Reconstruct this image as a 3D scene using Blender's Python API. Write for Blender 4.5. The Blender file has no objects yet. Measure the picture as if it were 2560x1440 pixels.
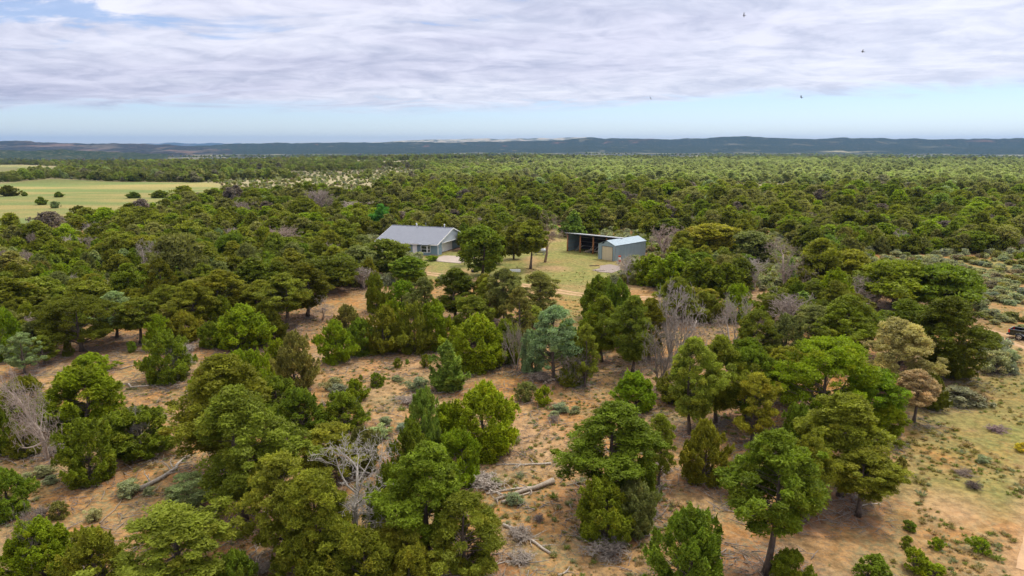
import bpy, math, random
import numpy as np
from mathutils import Vector, Matrix, Euler
R = math.radians
random.seed(7)
rng = np.random.default_rng(11)
SC = bpy.context.scene
COL = SC.collection

# ------------------------------------------------------------------ camera, sky, sun, exposure
CAMH = 24.0
PITCH = 11.75
FPX = 1707.0                       # focal length in photograph pixels (24 mm on 36 mm, 2560 px wide)
cam_d = bpy.data.cameras.new('camera')
cam_d.lens = 24.0; cam_d.sensor_width = 36.0
cam_d.clip_start = 0.5; cam_d.clip_end = 60000
cam = bpy.data.objects.new('camera', cam_d); COL.objects.link(cam)
cam.location = (0, 0, CAMH); cam.rotation_euler = (R(90 - PITCH), 0, 0)
SC.camera = cam

SUN_EL, SUN_AZ = 60.0, 48.0        # azimuth measured clockwise from +Y (straight ahead)
sun_d = bpy.data.lights.new('sun', 'SUN'); sun_d.energy = 3.2; sun_d.angle = R(6.0); sun_d.color = (1.0, 0.955, 0.88)
sun = bpy.data.objects.new('sun', sun_d); COL.objects.link(sun)
to_sun = Vector((math.sin(R(SUN_AZ)) * math.cos(R(SUN_EL)), math.cos(R(SUN_AZ)) * math.cos(R(SUN_EL)), math.sin(R(SUN_EL))))
sun.rotation_euler = to_sun.to_track_quat('Z', 'Y').to_euler()
sun.location = to_sun * 3000

SC.view_settings.view_transform = 'Standard'
SC.view_settings.look = 'None'
SC.view_settings.gamma = 1.0
SC.view_settings.exposure = 0.42
SC.view_settings.use_curve_mapping = False
SC.cycles.use_denoising = True
SC.cycles.max_bounces = 6
SC.cycles.diffuse_bounces = 4
SC.cycles.transparent_max_bounces = 8
SC.cycles.volume_bounces = 0


def nd(nt, typ, **kw):
    n = nt.nodes.new(typ)
    for k, v in kw.items():
        if k.startswith('i_'):
            n.inputs[k[2:]].default_value = v
        else:
            setattr(n, k, v)
    return n


def math_n(nt, op, a, b=None, clamp=False):
    n = nt.nodes.new('ShaderNodeMath'); n.operation = op; n.use_clamp = clamp
    for i, x in enumerate((a, b)):
        if x is None: continue
        if isinstance(x, (int, float)): n.inputs[i].default_value = x
        else: nt.links.new(x, n.inputs[i])
    return n.outputs[0]


def mix_c(nt, fac, a, b, mode='MIX'):
    n = nt.nodes.new('ShaderNodeMix'); n.data_type = 'RGBA'; n.blend_type = mode
    for sock, x in ((n.inputs[0], fac), (n.inputs[6], a), (n.inputs[7], b)):
        if isinstance(x, (int, float)): sock.default_value = x
        elif isinstance(x, tuple): sock.default_value = x if len(x) == 4 else (*x, 1)
        else: nt.links.new(x, sock)
    return n.outputs[2]


def ramp(nt, x, lo, hi, smooth=True):
    n = nt.nodes.new('ShaderNodeMapRange'); n.clamp = True
    n.interpolation_type = 'SMOOTHSTEP' if smooth else 'LINEAR'
    n.inputs[1].default_value = lo; n.inputs[2].default_value = hi
    nt.links.new(x, n.inputs[0])
    return n.outputs[0]


def noise_n(nt, vec, scale, detail=4, rough=0.55, dist=0.0):
    n = nt.nodes.new('ShaderNodeTexNoise')
    n.inputs['Scale'].default_value = scale; n.inputs['Detail'].default_value = detail
    n.inputs['Roughness'].default_value = rough; n.inputs['Distortion'].default_value = dist
    if vec is not None: nt.links.new(vec, n.inputs['Vector'])
    return n.outputs[0]


def mapping(nt, vec, scale=(1, 1, 1), loc=(0, 0, 0), rot=(0, 0, 0)):
    n = nt.nodes.new('ShaderNodeMapping')
    n.inputs['Scale'].default_value = scale; n.inputs['Location'].default_value = loc; n.inputs['Rotation'].default_value = rot
    nt.links.new(vec, n.inputs['Vector'])
    return n.outputs[0]


world = bpy.data.worlds.new('World'); SC.world = world; world.use_nodes = True
wt = world.node_tree; wt.nodes.clear()
sky = nd(wt, 'ShaderNodeTexSky', sky_type='NISHITA', sun_disc=False)
sky.sun_elevation = R(SUN_EL); sky.sun_rotation = R(SUN_AZ); sky.altitude = 2100; sky.air_density = 1.0; sky.dust_density = 0.6; sky.ozone_density = 1.4
tc = nd(wt, 'ShaderNodeTexCoord')
sep = nd(wt, 'ShaderNodeSeparateXYZ'); wt.links.new(tc.outputs['Generated'], sep.inputs[0])
zz = math_n(wt, 'MAXIMUM', sep.outputs[2], 0.0)
den = math_n(wt, 'ADD', zz, 0.11)
cx = math_n(wt, 'DIVIDE', sep.outputs[0], den); cy = math_n(wt, 'DIVIDE', sep.outputs[1], den)
cmb = nd(wt, 'ShaderNodeCombineXYZ'); wt.links.new(cx, cmb.inputs[0]); wt.links.new(cy, cmb.inputs[1])
cv = cmb.outputs[0]
big = noise_n(wt, mapping(wt, cv, (0.30, 0.62, 1), (3.1, 1.7, 0)), 1.0, 3, 0.5)
mid = noise_n(wt, mapping(wt, cv, (1.0, 1.45, 1), (8.3, 2.2, 0)), 1.0, 8, 0.62, 0.9)
fine = noise_n(wt, mapping(wt, cv, (3.4, 3.9, 1), (1.3, 5.2, 0)), 1.0, 7, 0.62, 0.7)
# the sheet of cloud ends a few degrees above the horizon, its edge lower towards the west
edge = math_n(wt, 'ADD', math_n(wt, 'MULTIPLY', sep.outputs[0], 0.022), 0.053)
edge = math_n(wt, 'ADD', edge, math_n(wt, 'MULTIPLY', math_n(wt, 'SUBTRACT', mid, 0.5), 0.045))
edge = math_n(wt, 'ADD', edge, math_n(wt, 'MULTIPLY', math_n(wt, 'SUBTRACT', big, 0.5), 0.05))
rise = math_n(wt, 'SUBTRACT', sep.outputs[2], edge)
cover = ramp(wt, rise, -0.004, 0.016)
# a few blue windows in the sheet
holes = ramp(wt, math_n(wt, 'ADD', math_n(wt, 'MULTIPLY', big, 0.5), math_n(wt, 'MULTIPLY', mid, 0.5)), 0.372, 0.43)
holes = math_n(wt, 'ADD', math_n(wt, 'MULTIPLY', holes, 0.72), 0.28)
cover = math_n(wt, 'MULTIPLY', cover, holes)
cover = math_n(wt, 'MULTIPLY', cover, 0.95)
shade = math_n(wt, 'ADD', math_n(wt, 'MULTIPLY', mid, 0.6), math_n(wt, 'MULTIPLY', fine, 0.4))
cshade = ramp(wt, shade, 0.33, 0.64)
# grey undersides towards the upper west of the sheet
gw = math_n(wt, 'ADD', math_n(wt, 'MULTIPLY', sep.outputs[2], 3.2), math_n(wt, 'MULTIPLY', sep.outputs[0], -0.75))
gw = math_n(wt, 'ADD', gw, math_n(wt, 'MULTIPLY', math_n(wt, 'SUBTRACT', big, 0.5), 2.4))
gw = ramp(wt, gw, 0.15, 1.0)
c1 = mix_c(wt, cshade, (6.8, 7.2, 8.8), (10.6, 10.6, 11.7))
c2 = mix_c(wt, cshade, (4.5, 4.7, 6.5), (8.4, 8.3, 10.0))
cc = mix_c(wt, gw, c1, c2)
# higher up, out of the picture, the thin cloud near the sun glows
up = ramp(wt, sep.outputs[2], 0.3, 0.9)
cc = mix_c(wt, up, cc, (17.0, 16.2, 15.0))
skyb = mix_c(wt, 1.0, sky.outputs[0], (1.44, 1.42, 1.56), 'MULTIPLY')
wcol = mix_c(wt, cover, skyb, cc)
bg = nd(wt, 'ShaderNodeBackground'); bg.inputs['Strength'].default_value = 0.075
wt.links.new(wcol, bg.inputs['Color'])
wo = nd(wt, 'ShaderNodeOutputWorld'); wt.links.new(bg.outputs[0], wo.inputs[0])

# ------------------------------------------------------------------ pixels of the photograph to ground positions
cp, sp = math.cos(R(PITCH)), math.sin(R(PITCH))


def ray(u, v):
    dx, dy = (u - 1280) / FPX, (720 - v) / FPX
    return np.array([dx, cp + dy * sp, -sp + dy * cp])


def P(u, v, z=0.0):
    r = ray(u, v)
    t = (z - CAMH) / r[2]
    return np.array([r[0] * t, r[1] * t, z])


def proj(x, y, z):
    zc = y * cp - (z - CAMH) * sp
    yc = y * sp + (z - CAMH) * cp
    return 1280 + FPX * x / zc, 720 - FPX * yc / zc


def top_z(u, v, y):
    """height of the point seen at (u, v) that stands at depth y"""
    r = ray(u, v)
    return CAMH + r[2] * y / r[1]


# ------------------------------------------------------------------ noise and the lie of the land
def _hash(ix, iy, seed):
    h = (ix.astype(np.int64) * 374761393 + iy.astype(np.int64) * 668265263 + seed * 1442695041) & 0x7fffffff
    h = (h ^ (h >> 13)) * 1274126177 & 0x7fffffff
    return ((h ^ (h >> 16)) & 0xffff) / 65535.0


def vnoise(x, y, scale, seed=0, octv=3):
    x = np.asarray(x, float) / scale; y = np.asarray(y, float) / scale
    tot = 0; amp = 1.0; s = 0
    for o in range(octv):
        ix = np.floor(x); iy = np.floor(y); fx = x - ix; fy = y - iy
        fx = fx * fx * (3 - 2 * fx); fy = fy * fy * (3 - 2 * fy)
        a = _hash(ix, iy, seed + o); b = _hash(ix + 1, iy, seed + o); c = _hash(ix, iy + 1, seed + o); d = _hash(ix + 1, iy + 1, seed + o)
        tot = tot + amp * ((a * (1 - fx) + b * fx) * (1 - fy) + (c * (1 - fx) + d * fx) * fy)
        s += amp; amp *= 0.5; x = x * 2.03 + 17; y = y * 2.03 + 31
    return tot / s


def sstep(x, a, b):
    t = np.clip((np.asarray(x, float) - a) / (b - a), 0, 1)
    return t * t * (3 - 2 * t)


def hz(x, y):
    x = np.asarray(x, float); y = np.asarray(y, float)
    d = np.hypot(x, y)
    z = (vnoise(x, y, 26, 3, 2) - 0.5) * 0.7 * (1 - sstep(d, 130, 200))
    z = z + (vnoise(x, y, 260, 9, 2) - 0.5) * 3.6 * sstep(d, 320, 900)
    z = z - 6.5 * sstep(d, 500, 1500) - 30.0 * sstep(d, 1500, 3300)
    z = z - 7.0 * sstep(-x, 250, 900) * sstep(d, 450, 900)
    return z


def G(u, v):
    """ground point under a pixel"""
    z = 0.0
    for _ in range(3):
        p = P(u, v, z); z = float(hz(p[0], p[1]))
    return np.array([p[0], p[1], z])


def poly_px(pts):
    return np.array([P(u, v)[:2] for u, v in pts])


def in_poly(x, y, poly):
    x = np.asarray(x, float); y = np.asarray(y, float)
    inside = np.zeros(x.shape, bool); n = len(poly); j = n - 1
    for i in range(n):
        xi, yi = poly[i]; xj, yj = poly[j]
        c = ((yi > y) != (yj > y)) & (x < (xj - xi) * (y - yi) / (yj - yi + 1e-12) + xi)
        inside ^= c; j = i
    return inside


def dist_poly(x, y, poly, closed=True):
    """distance to the outline (or to an open line)"""
    d = np.full(np.shape(x), 1e9)
    n = len(poly)
    for i in range(n if closed else n - 1):
        a = poly[i]; b = poly[(i + 1) % n]; ab = b - a
        t = np.clip(((x - a[0]) * ab[0] + (y - a[1]) * ab[1]) / (ab @ ab + 1e-9), 0, 1)
        d = np.minimum(d, np.hypot(x - a[0] - t * ab[0], y - a[1] - t * ab[1]))
    return d


YARD = poly_px([(1050, 655), (1110, 630), (1230, 622), (1330, 610), (1375, 575), (1420, 572), (1500, 590), (1560, 640), (1570, 690), (1490, 720), (1465, 800), (1440, 850), (1395, 800), (1385, 735), (1290, 715), (1200, 708), (1060, 700)])
MEADOW = poly_px([(-700, 700), (0, 602), (60, 588), (130, 577), (240, 562), (300, 555), (360, 545), (440, 526), (505, 510), (600, 486), (540, 456), (300, 453), (130, 444), (60, 450), (0, 458), (-700, 480)])
SAGEFLAT = poly_px([(2190, 640), (2330, 640), (2560, 652), (2900, 665), (3100, 900), (2560, 1440), (2350, 1440), (2270, 1200), (2240, 1100), (2330, 1010), (2450, 900), (2460, 790), (2440, 690), (2380, 660), (2200, 655)])
SAGE2 = poly_px([(1880, 585), (1960, 600), (2010, 660), (1960, 730), (1890, 740), (1850, 700), (1900, 640)])
DRIVE = poly_px([(1000, 672), (1120, 690), (1230, 705), (1330, 718), (1430, 733), (1530, 742), (1700, 748), (1880, 742), (2000, 730)])
TRACK = poly_px([(2440, 822), (2500, 838), (2560, 862), (2700, 930), (2660, 1180), (2605, 1440)])
SPUR = poly_px([(1385, 735), (1330, 690), (1330, 640)])
PALE_W = poly_px([(-900, 470), (0, 446), (75, 438), (150, 418), (150, 400), (40, 392), (-900, 390)])
PALE_N = poly_px([(60, 428), (200, 418), (330, 408), (325, 402), (190, 408), (70, 416)])
GLADE = poly_px([(1290, 462), (1480, 455), (1500, 446), (1380, 440), (1300, 448)])
CLEAR = [YARD, MEADOW, SAGEFLAT, SAGE2, PALE_W, PALE_N, GLADE]


def thing(name, label, cat, loc=(0, 0, 0), rz=0.0, group=None, kind=None):
    o = bpy.data.objects.new(name, None); COL.objects.link(o)
    o.empty_display_size = 0.3
    o.location = loc; o.rotation_euler = (0, 0, rz)
    tag(o, label, cat, group, kind)
    return o


def tag(o, label=None, cat=None, group=None, kind=None):
    if label: o['label'] = label
    if cat: o['category'] = cat
    if group: o['group'] = group
    if kind: o['kind'] = kind
    return o


def link(name, me, parent=None, mat=None):
    o = bpy.data.objects.new(name, me); COL.objects.link(o)
    if parent is not None: o.parent = parent
    if mat is not None and not me.materials: me.materials.append(mat)
    return o


def np_mesh(name, verts, faces_flat, n_per, attrs=None, mat=None, smooth=False):
    """verts (n,3); faces_flat index array, each face with n_per corners"""
    me = bpy.data.meshes.new(name)
    nf = len(faces_flat) // n_per
    me.vertices.add(len(verts)); me.vertices.foreach_set('co', np.asarray(verts, np.float32).ravel())
    me.loops.add(nf * n_per); me.loops.foreach_set('vertex_index', np.asarray(faces_flat, np.int32))
    me.polygons.add(nf); me.polygons.foreach_set('loop_start', np.arange(0, nf * n_per, n_per, dtype=np.int32))
    if smooth: me.polygons.foreach_set('use_smooth', np.ones(nf, bool))
    for k, (dom, typ, val) in (attrs or {}).items():
        a = me.attributes.new(k, typ, dom)
        a.data.foreach_set('color' if 'COLOR' in typ else ('vector' if typ == 'FLOAT_VECTOR' else 'value'), np.asarray(val, np.float32).ravel())
    me.update(calc_edges=True)
    if mat is not None: me.materials.append(mat)
    return me


class MB:
    """collects boxes, tubes and polygons for ONE mesh"""
    def __init__(s): s.v = []; s.f = []

    def poly(s, pts):
        i = len(s.v); s.v += [tuple(map(float, p)) for p in pts]; s.f.append(list(range(i, i + len(pts))))
        return s

    def box(s, x0, x1, y0, y1, z0, z1, M=None):
        i = len(s.v)
        c = [(x, y, z) for z in (z0, z1) for x, y in ((x0, y0), (x1, y0), (x1, y1), (x0, y1))]
        if M is not None: c = [tuple(M @ Vector(p)) for p in c]
        s.v += c
        s.f += [[i + a for a in q] for q in ((3, 2, 1, 0), (4, 5, 6, 7), (0, 1, 5, 4), (1, 2, 6, 5), (2, 3, 7, 6), (3, 0, 4, 7))]
        return s

    def prism(s, pts, d):
        """closed outline pts extruded by the vector d"""
        n = len(pts); i = len(s.v); d = Vector(d)
        s.v += [tuple(Vector(p)) for p in pts] + [tuple(Vector(p) + d) for p in pts]
        s.f.append([i + k for k in range(n)][::-1]); s.f.append([i + n + k for k in range(n)])
        s.f += [[i + k, i + (k + 1) % n, i + n + (k + 1) % n, i + n + k] for k in range(n)]
        return s

    def tube(s, pts, rads, n=6, cap=True):
        pts = [Vector(p) for p in pts]; i0 = len(s.v); prev = None
        for k, p in enumerate(pts):
            t = (pts[min(k + 1, len(pts) - 1)] - pts[max(k - 1, 0)])
            if t.length < 1e-6: t = Vector((0, 0, 1))
            t.normalize()
            a = t.orthogonal().normalized() if prev is None else (prev - t * prev.dot(t)).normalized()
            prev = a; b = t.cross(a)
            for q in range(n):
                w = 2 * math.pi * q / n
                s.v.append(tuple(p + (a * math.cos(w) + b * math.sin(w)) * rads[k]))
        for k in range(len(pts) - 1):
            for q in range(n):
                s.f.append([i0 + k * n + q, i0 + k * n + (q + 1) % n, i0 + (k + 1) * n + (q + 1) % n, i0 + (k + 1) * n + q])
        if cap:
            s.f.append([i0 + q for q in range(n)][::-1]); s.f.append([i0 + (len(pts) - 1) * n + q for q in range(n)])
        return s

    def mesh(s, name, mat, smooth=False):
        me = bpy.data.meshes.new(name); me.from_pydata(s.v, [], s.f); me.update()
        if smooth: me.polygons.foreach_set('use_smooth', [True] * len(me.polygons))
        if mat is not None: me.materials.append(mat)
        return me

    def build(s, name, mat, parent=None, smooth=False, bevel=0):
        o = link(name, s.mesh(name, mat, smooth), parent)
        if bevel:
            m = o.modifiers.new('bevel', 'BEVEL'); m.width = bevel; m.segments = 2; m.limit_method = 'ANGLE'
        return o


# ------------------------------------------------------------------ materials
def mat_new(name):
    m = bpy.data.materials.new(name); m.use_nodes = True
    nt = m.node_tree; nt.nodes.clear()
    out = nt.nodes.new('ShaderNodeOutputMaterial')
    return m, nt, out


def simple(name, col, rough=0.6, metal=0.0, var=0.12, scale=3.0, bump=0.0, bscale=20.0, spec=0.4, streak=None, coat=0.0):
    m, nt, out = mat_new(name)
    b = nt.nodes.new('ShaderNodeBsdfPrincipled')
    b.inputs['Roughness'].default_value = rough; b.inputs['Metallic'].default_value = metal
    b.inputs['Specular IOR Level'].default_value = spec; b.inputs['Coat Weight'].default_value = coat
    t = nt.nodes.new('ShaderNodeTexCoord')
    vec = t.outputs['Object']
    if streak: vec2 = mapping(nt, vec, streak)
    else: vec2 = vec
    n = noise_n(nt, vec2, scale, 5, 0.6)
    lo = tuple(c * (1 - var) for c in col); hi = tuple(min(1, c * (1 + var)) for c in col)
    c = mix_c(nt, ramp(nt, n, 0.3, 0.7), lo, hi)
    nt.links.new(c, b.inputs['Base Color'])
    if bump:
        bp = nt.nodes.new('ShaderNodeBump'); bp.inputs['Strength'].default_value = bump; bp.inputs['Distance'].default_value = 0.02
        nt.links.new(noise_n(nt, vec2, bscale, 3), bp.inputs['Height']); nt.links.new(bp.outputs[0], b.inputs['Normal'])
    nt.links.new(b.outputs[0], out.inputs[0])
    return m


def ribbed(name, col, axis=0, pitch=0.3, rough=0.45, metal=0.3, dirt=0.15):
    """painted metal sheet with real ribs in the bump and faint dirt"""
    m, nt, out = mat_new(name)
    b = nt.nodes.new('ShaderNodeBsdfPrincipled'); b.inputs['Roughness'].default_value = rough; b.inputs['Metallic'].default_value = metal
    t = nt.nodes.new('ShaderNodeTexCoord'); s = nt.nodes.new('ShaderNodeSeparateXYZ'); nt.links.new(t.outputs['Object'], s.inputs[0])
    f = math_n(nt, 'FRACT', math_n(nt, 'MULTIPLY', s.outputs[axis], 1 / pitch))
    rib = math_n(nt, 'GREATER_THAN', f, 0.82)
    n = noise_n(nt, mapping(nt, t.outputs['Object'], (1, 1, 0.25)), 1.3, 6, 0.65)
    c = mix_c(nt, ramp(nt, n, 0.35, 0.75), tuple(x * (1 - dirt) for x in col), tuple(min(1, x * (1 + dirt * 0.6)) for x in col))
    c = mix_c(nt, math_n(nt, 'MULTIPLY', rib, 0.13), c, tuple(x * 0.5 for x in col))
    nt.links.new(c, b.inputs['Base Color'])
    bp = nt.nodes.new('ShaderNodeBump'); bp.inputs['Strength'].default_value = 0.8; bp.inputs['Distance'].default_value = 0.03
    nt.links.new(math_n(nt, 'MULTIPLY', rib, 1.0), bp.inputs['Height']); nt.links.new(bp.outputs[0], b.inputs['Normal'])
    nt.links.new(b.outputs[0], out.inputs[0])
    return m


def foliage_mat(name, instancer):
    m, nt, out = mat_new(name)
    if instancer:
        a = nt.nodes.new('ShaderNodeAttribute'); a.attribute_type = 'INSTANCER'; a.attribute_name = 'tcol'; base = a.outputs['Color']
    else:
        oi = nt.nodes.new('ShaderNodeObjectInfo'); base = oi.outputs['Color']
    ta = nt.nodes.new('ShaderNodeAttribute'); ta.attribute_name = 'tint'       # r: lightness of the spray, g: how brown it is
    sp_ = nt.nodes.new('ShaderNodeSeparateColor'); nt.links.new(ta.outputs['Color'], sp_.inputs[0])
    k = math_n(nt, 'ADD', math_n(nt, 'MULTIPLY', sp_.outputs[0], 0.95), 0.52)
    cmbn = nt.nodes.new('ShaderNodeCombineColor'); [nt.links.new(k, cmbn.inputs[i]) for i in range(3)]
    c = mix_c(nt, 1.0, base, cmbn.outputs[0], 'MULTIPLY')
    c = mix_c(nt, math_n(nt, 'MULTIPLY', sp_.outputs[1], 0.45), c, mix_c(nt, 1.0, c, (1.45, 1.08, 0.9), 'MULTIPLY'))
    d = nt.nodes.new('ShaderNodeBsdfPrincipled'); d.inputs['Roughness'].default_value = 0.62; d.inputs['Specular IOR Level'].default_value = 0.15
    nt.links.new(c, d.inputs['Base Color'])
    tr = nt.nodes.new('ShaderNodeBsdfTranslucent'); nt.links.new(mix_c(nt, 1.0, c, (1.25, 1.3, 0.7), 'MULTIPLY'), tr.inputs[0])
    ms = nt.nodes.new('ShaderNodeMixShader'); ms.inputs[0].default_value = 0.36
    nt.links.new(d.outputs[0], ms.inputs[1]); nt.links.new(tr.outputs[0], ms.inputs[2]); nt.links.new(ms.outputs[0], out.inputs[0])
    return m


def bark_mat(name, c0, c1, obj_color=False):
    m, nt, out = mat_new(name)
    b = nt.nodes.new('ShaderNodeBsdfPrincipled'); b.inputs['Roughness'].default_value = 0.85; b.inputs['Specular IOR Level'].default_value = 0.2
    t = nt.nodes.new('ShaderNodeTexCoord')
    n = noise_n(nt, mapping(nt, t.outputs['Object'], (6, 6, 1.5)), 1.6, 5, 0.7)
    c = mix_c(nt, ramp(nt, n, 0.3, 0.7), c0, c1)
    if obj_color:
        oi = nt.nodes.new('ShaderNodeObjectInfo'); c = mix_c(nt, 1.0, c, oi.outputs['Color'], 'MULTIPLY')
    nt.links.new(c, b.inputs['Base Color'])
    nt.links.new(b.outputs[0], out.inputs[0])
    return m


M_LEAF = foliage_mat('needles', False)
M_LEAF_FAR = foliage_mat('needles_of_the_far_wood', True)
M_BARK = bark_mat('bark', (0.075, 0.055, 0.045), (0.17, 0.135, 0.11))
M_DEAD = bark_mat('weathered_dead_wood', (0.28, 0.245, 0.215), (0.52, 0.475, 0.42), True)

# ------------------------------------------------------------------ plants: shapes
def leaf_quads(C, N, size, aspect=0.42, jit=0.7, seedrng=rng, radial=0.0):
    """diamond shaped sprays at centres C facing N"""
    n = len(C)
    N = N + seedrng.normal(0, jit, (n, 3)); N /= np.linalg.norm(N, axis=1)[:, None] + 1e-9
    T = seedrng.normal(0, 1, (n, 3)); T -= N * np.sum(T * N, axis=1)[:, None]; T /= np.linalg.norm(T, axis=1)[:, None] + 1e-9
    rd = seedrng.random(n) < radial                    # most sprays point outwards like bristles, some face the sky
    T2 = N + seedrng.normal(0, .35, (n, 3)) + np.array([0, 0, .25]); T2 /= np.linalg.norm(T2, axis=1)[:, None]
    T = np.where(rd[:, None], T2, T)
    Q2 = seedrng.normal(0, 1, (n, 3)); Q2 -= T * np.sum(Q2 * T, axis=1)[:, None]; Q2 /= np.linalg.norm(Q2, axis=1)[:, None] + 1e-9
    N = np.where(rd[:, None], Q2, N)
    B = np.cross(N, T)
    s = (size * seedrng.uniform(0.55, 1.35, n))[:, None]
    V = np.stack([C + T * s, C + B * s * aspect, C - T * s, C - B * s * aspect], axis=1).reshape(-1, 3)
    return V


def fr_low(t, g):
    """boughs thin out low on the trunk"""
    return t < .22 and g.random() < .4


def crown_mesh(name, H, W, style, n_puff, m_leaf, leaf, puff_r, seed, mat):
    """a crown built of many sprays gathered in puffs round the limbs; returns mesh and puff centres"""
    g = np.random.default_rng(seed)
    C = []; RR = []
    nl = g.integers(6, 11)
    la = g.uniform(0, 2 * math.pi, nl); lh = g.uniform(0.25, 0.95, nl); ls = g.uniform(0.3, 0.85, nl)
    gaps = [(g.uniform(0, 2 * math.pi), g.uniform(0.15, 0.8), g.uniform(0.25, 0.45)) for _ in range(8)]
    t0 = {'pinyon': 0.13, 'stilt': 0.37, 'spread': 0.26, 'tall': 0.21, 'juniper': 0.03, 'cone': 0.02, 'bush': 0.02, 'sparse': 0.22, 'sage': 0.10}[style]
    tries = 0
    while len(C) < n_puff and tries < n_puff * 60:
        tries += 1
        t = g.uniform(0, 1); az = g.uniform(0, 2 * math.pi)
        if style in ('pinyon', 'sparse'): e = (1 - t ** 2.4) ** 0.58 * (0.66 + 0.34 * min(1, t * 3.2))
        elif style == 'spread': e = (math.sin(math.pi * (t * 0.72 + 0.22)) ** 0.5)
        elif style in ('tall', 'stilt'): e = (1 - t ** 1.9) ** 0.66 * (0.55 + 0.45 * min(1, t * 2.6))
        elif style == 'juniper': e = (1 - t ** 2.3) ** 0.62 * (0.80 + 0.2 * min(1, t * 5))
        elif style == 'cone': e = (1 - t) ** 0.75 * (0.75 + 0.25 * min(1, t * 6))
        elif style == 'bush': e = (1 - t ** 2) ** 0.5 * (0.82 + 0.18 * min(1, t * 5))
        else: e = (1 - t ** 2) ** 0.5
        k = 1.0
        for a, h, s_ in zip(la, lh, ls):
            da = abs((az - a + math.pi) % (2 * math.pi) - math.pi)
            k += s_ * math.exp(-(da / 0.42) ** 2 - ((t - h) / 0.16) ** 2)
        k *= 0.76
        gapped = False
        for a, h, s_ in gaps:
            da = abs((az - a + math.pi) % (2 * math.pi) - math.pi)
            if da < s_ * 1.4 and abs(t - h) < s_ * 0.42: gapped = True
        if style in ('tall', 'pinyon', 'spread') and fr_low(t, g): continue
        if gapped and g.random() < (0.85 if style in ('pinyon', 'sparse', 'tall', 'spread') else 0.5): continue
        rad = W / 2 * e * k
        fr = math.sqrt(g.uniform(0.22 if style != 'sparse' else 0.3, 1.0))
        z = H * (t0 + (1 - t0) * t)
        r = puff_r * g.uniform(0.6, 1.5)
        z = min(z, H - r * 0.55)
        p = np.array([math.cos(az) * max(rad * fr - r * 0.4, 0), math.sin(az) * max(rad * fr - r * 0.4, 0), max(z, r * 0.5)])
        if C and min(np.linalg.norm(np.array(C) - p, axis=1)) < puff_r * 0.62: 
            if g.random() < 0.85: continue
        C.append(p); RR.append(r)
    C = np.array(C); RR = np.array(RR); n = len(C)
    up = style in ('juniper', 'cone', 'bush')
    sh = {'pinyon': (1.05, 1.05, 0.9), 'sparse': (1.05, 1.05, 0.85), 'spread': (1.15, 1.15, 0.75), 'tall': (1.0, 1.0, 1.0), 'stilt': (1.0, 1.0, .95), 'juniper': (0.82, 0.82, 1.35), 'cone': (0.7, 0.7, 1.5), 'bush': (0.8, 0.8, 1.2), 'sage': (0.9, 0.9, 0.9)}[style]
    m = m_leaf
    d = g.normal(0, 1, (n, m, 3)); d /= np.linalg.norm(d, axis=2)[:, :, None]
    flip = (d[:, :, 2] < -0.25) & (g.random((n, m)) < 0.65); d[:, :, 2] = np.where(flip, -d[:, :, 2], d[:, :, 2])
    rr = g.uniform(0.45, 1.0, (n, m)) ** 0.6
    # little knobs make the puffs uneven
    kn = 1 + 0.28 * np.sin(d[:, :, 0] * 5.1 + C[:, None, 0] * 9) * np.sin(d[:, :, 1] * 4.7 + C[:, None, 1] * 7) + 0.15 * np.sin(d[:, :, 2] * 9 + C[:, None, 2] * 11)
    off = d * (rr * kn * RR[:, None])[:, :, None] * np.array(sh)
    if up:                                             # flame shaped sprays lean outwards and end in a point
        lean = C[:, :2] / (np.linalg.norm(C[:, :2], axis=1)[:, None] + 0.3) * 0.35
        taper = 1 - np.clip(off[:, :, 2] / (RR[:, None] * 1.5), 0, 0.85)
        off[:, :, 0] = off[:, :, 0] * taper + lean[:, None, 0] * off[:, :, 2]; off[:, :, 1] = off[:, :, 1] * taper + lean[:, None, 1] * off[:, :, 2]
    Q = (C[:, None, :] + off).reshape(-1, 3)
    Nn = (d * np.array([1, 1, 1.2]) + np.array([0, 0, 0.25])).reshape(-1, 3)
    Q[:, 2] = np.maximum(Q[:, 2], leaf * 0.4)
    V = leaf_quads(Q, Nn, leaf * 1.1, 0.40, 0.55, g, 0.62)
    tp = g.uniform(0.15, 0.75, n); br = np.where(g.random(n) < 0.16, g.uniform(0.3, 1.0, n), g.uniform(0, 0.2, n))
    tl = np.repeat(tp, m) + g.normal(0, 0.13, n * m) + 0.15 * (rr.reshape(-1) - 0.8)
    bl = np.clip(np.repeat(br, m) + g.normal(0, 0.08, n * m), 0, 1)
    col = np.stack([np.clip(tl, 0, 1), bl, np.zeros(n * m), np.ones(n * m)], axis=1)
    col = np.repeat(col, 4, axis=0)
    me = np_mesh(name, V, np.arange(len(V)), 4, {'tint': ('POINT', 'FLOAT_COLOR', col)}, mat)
    return me, C, RR


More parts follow.
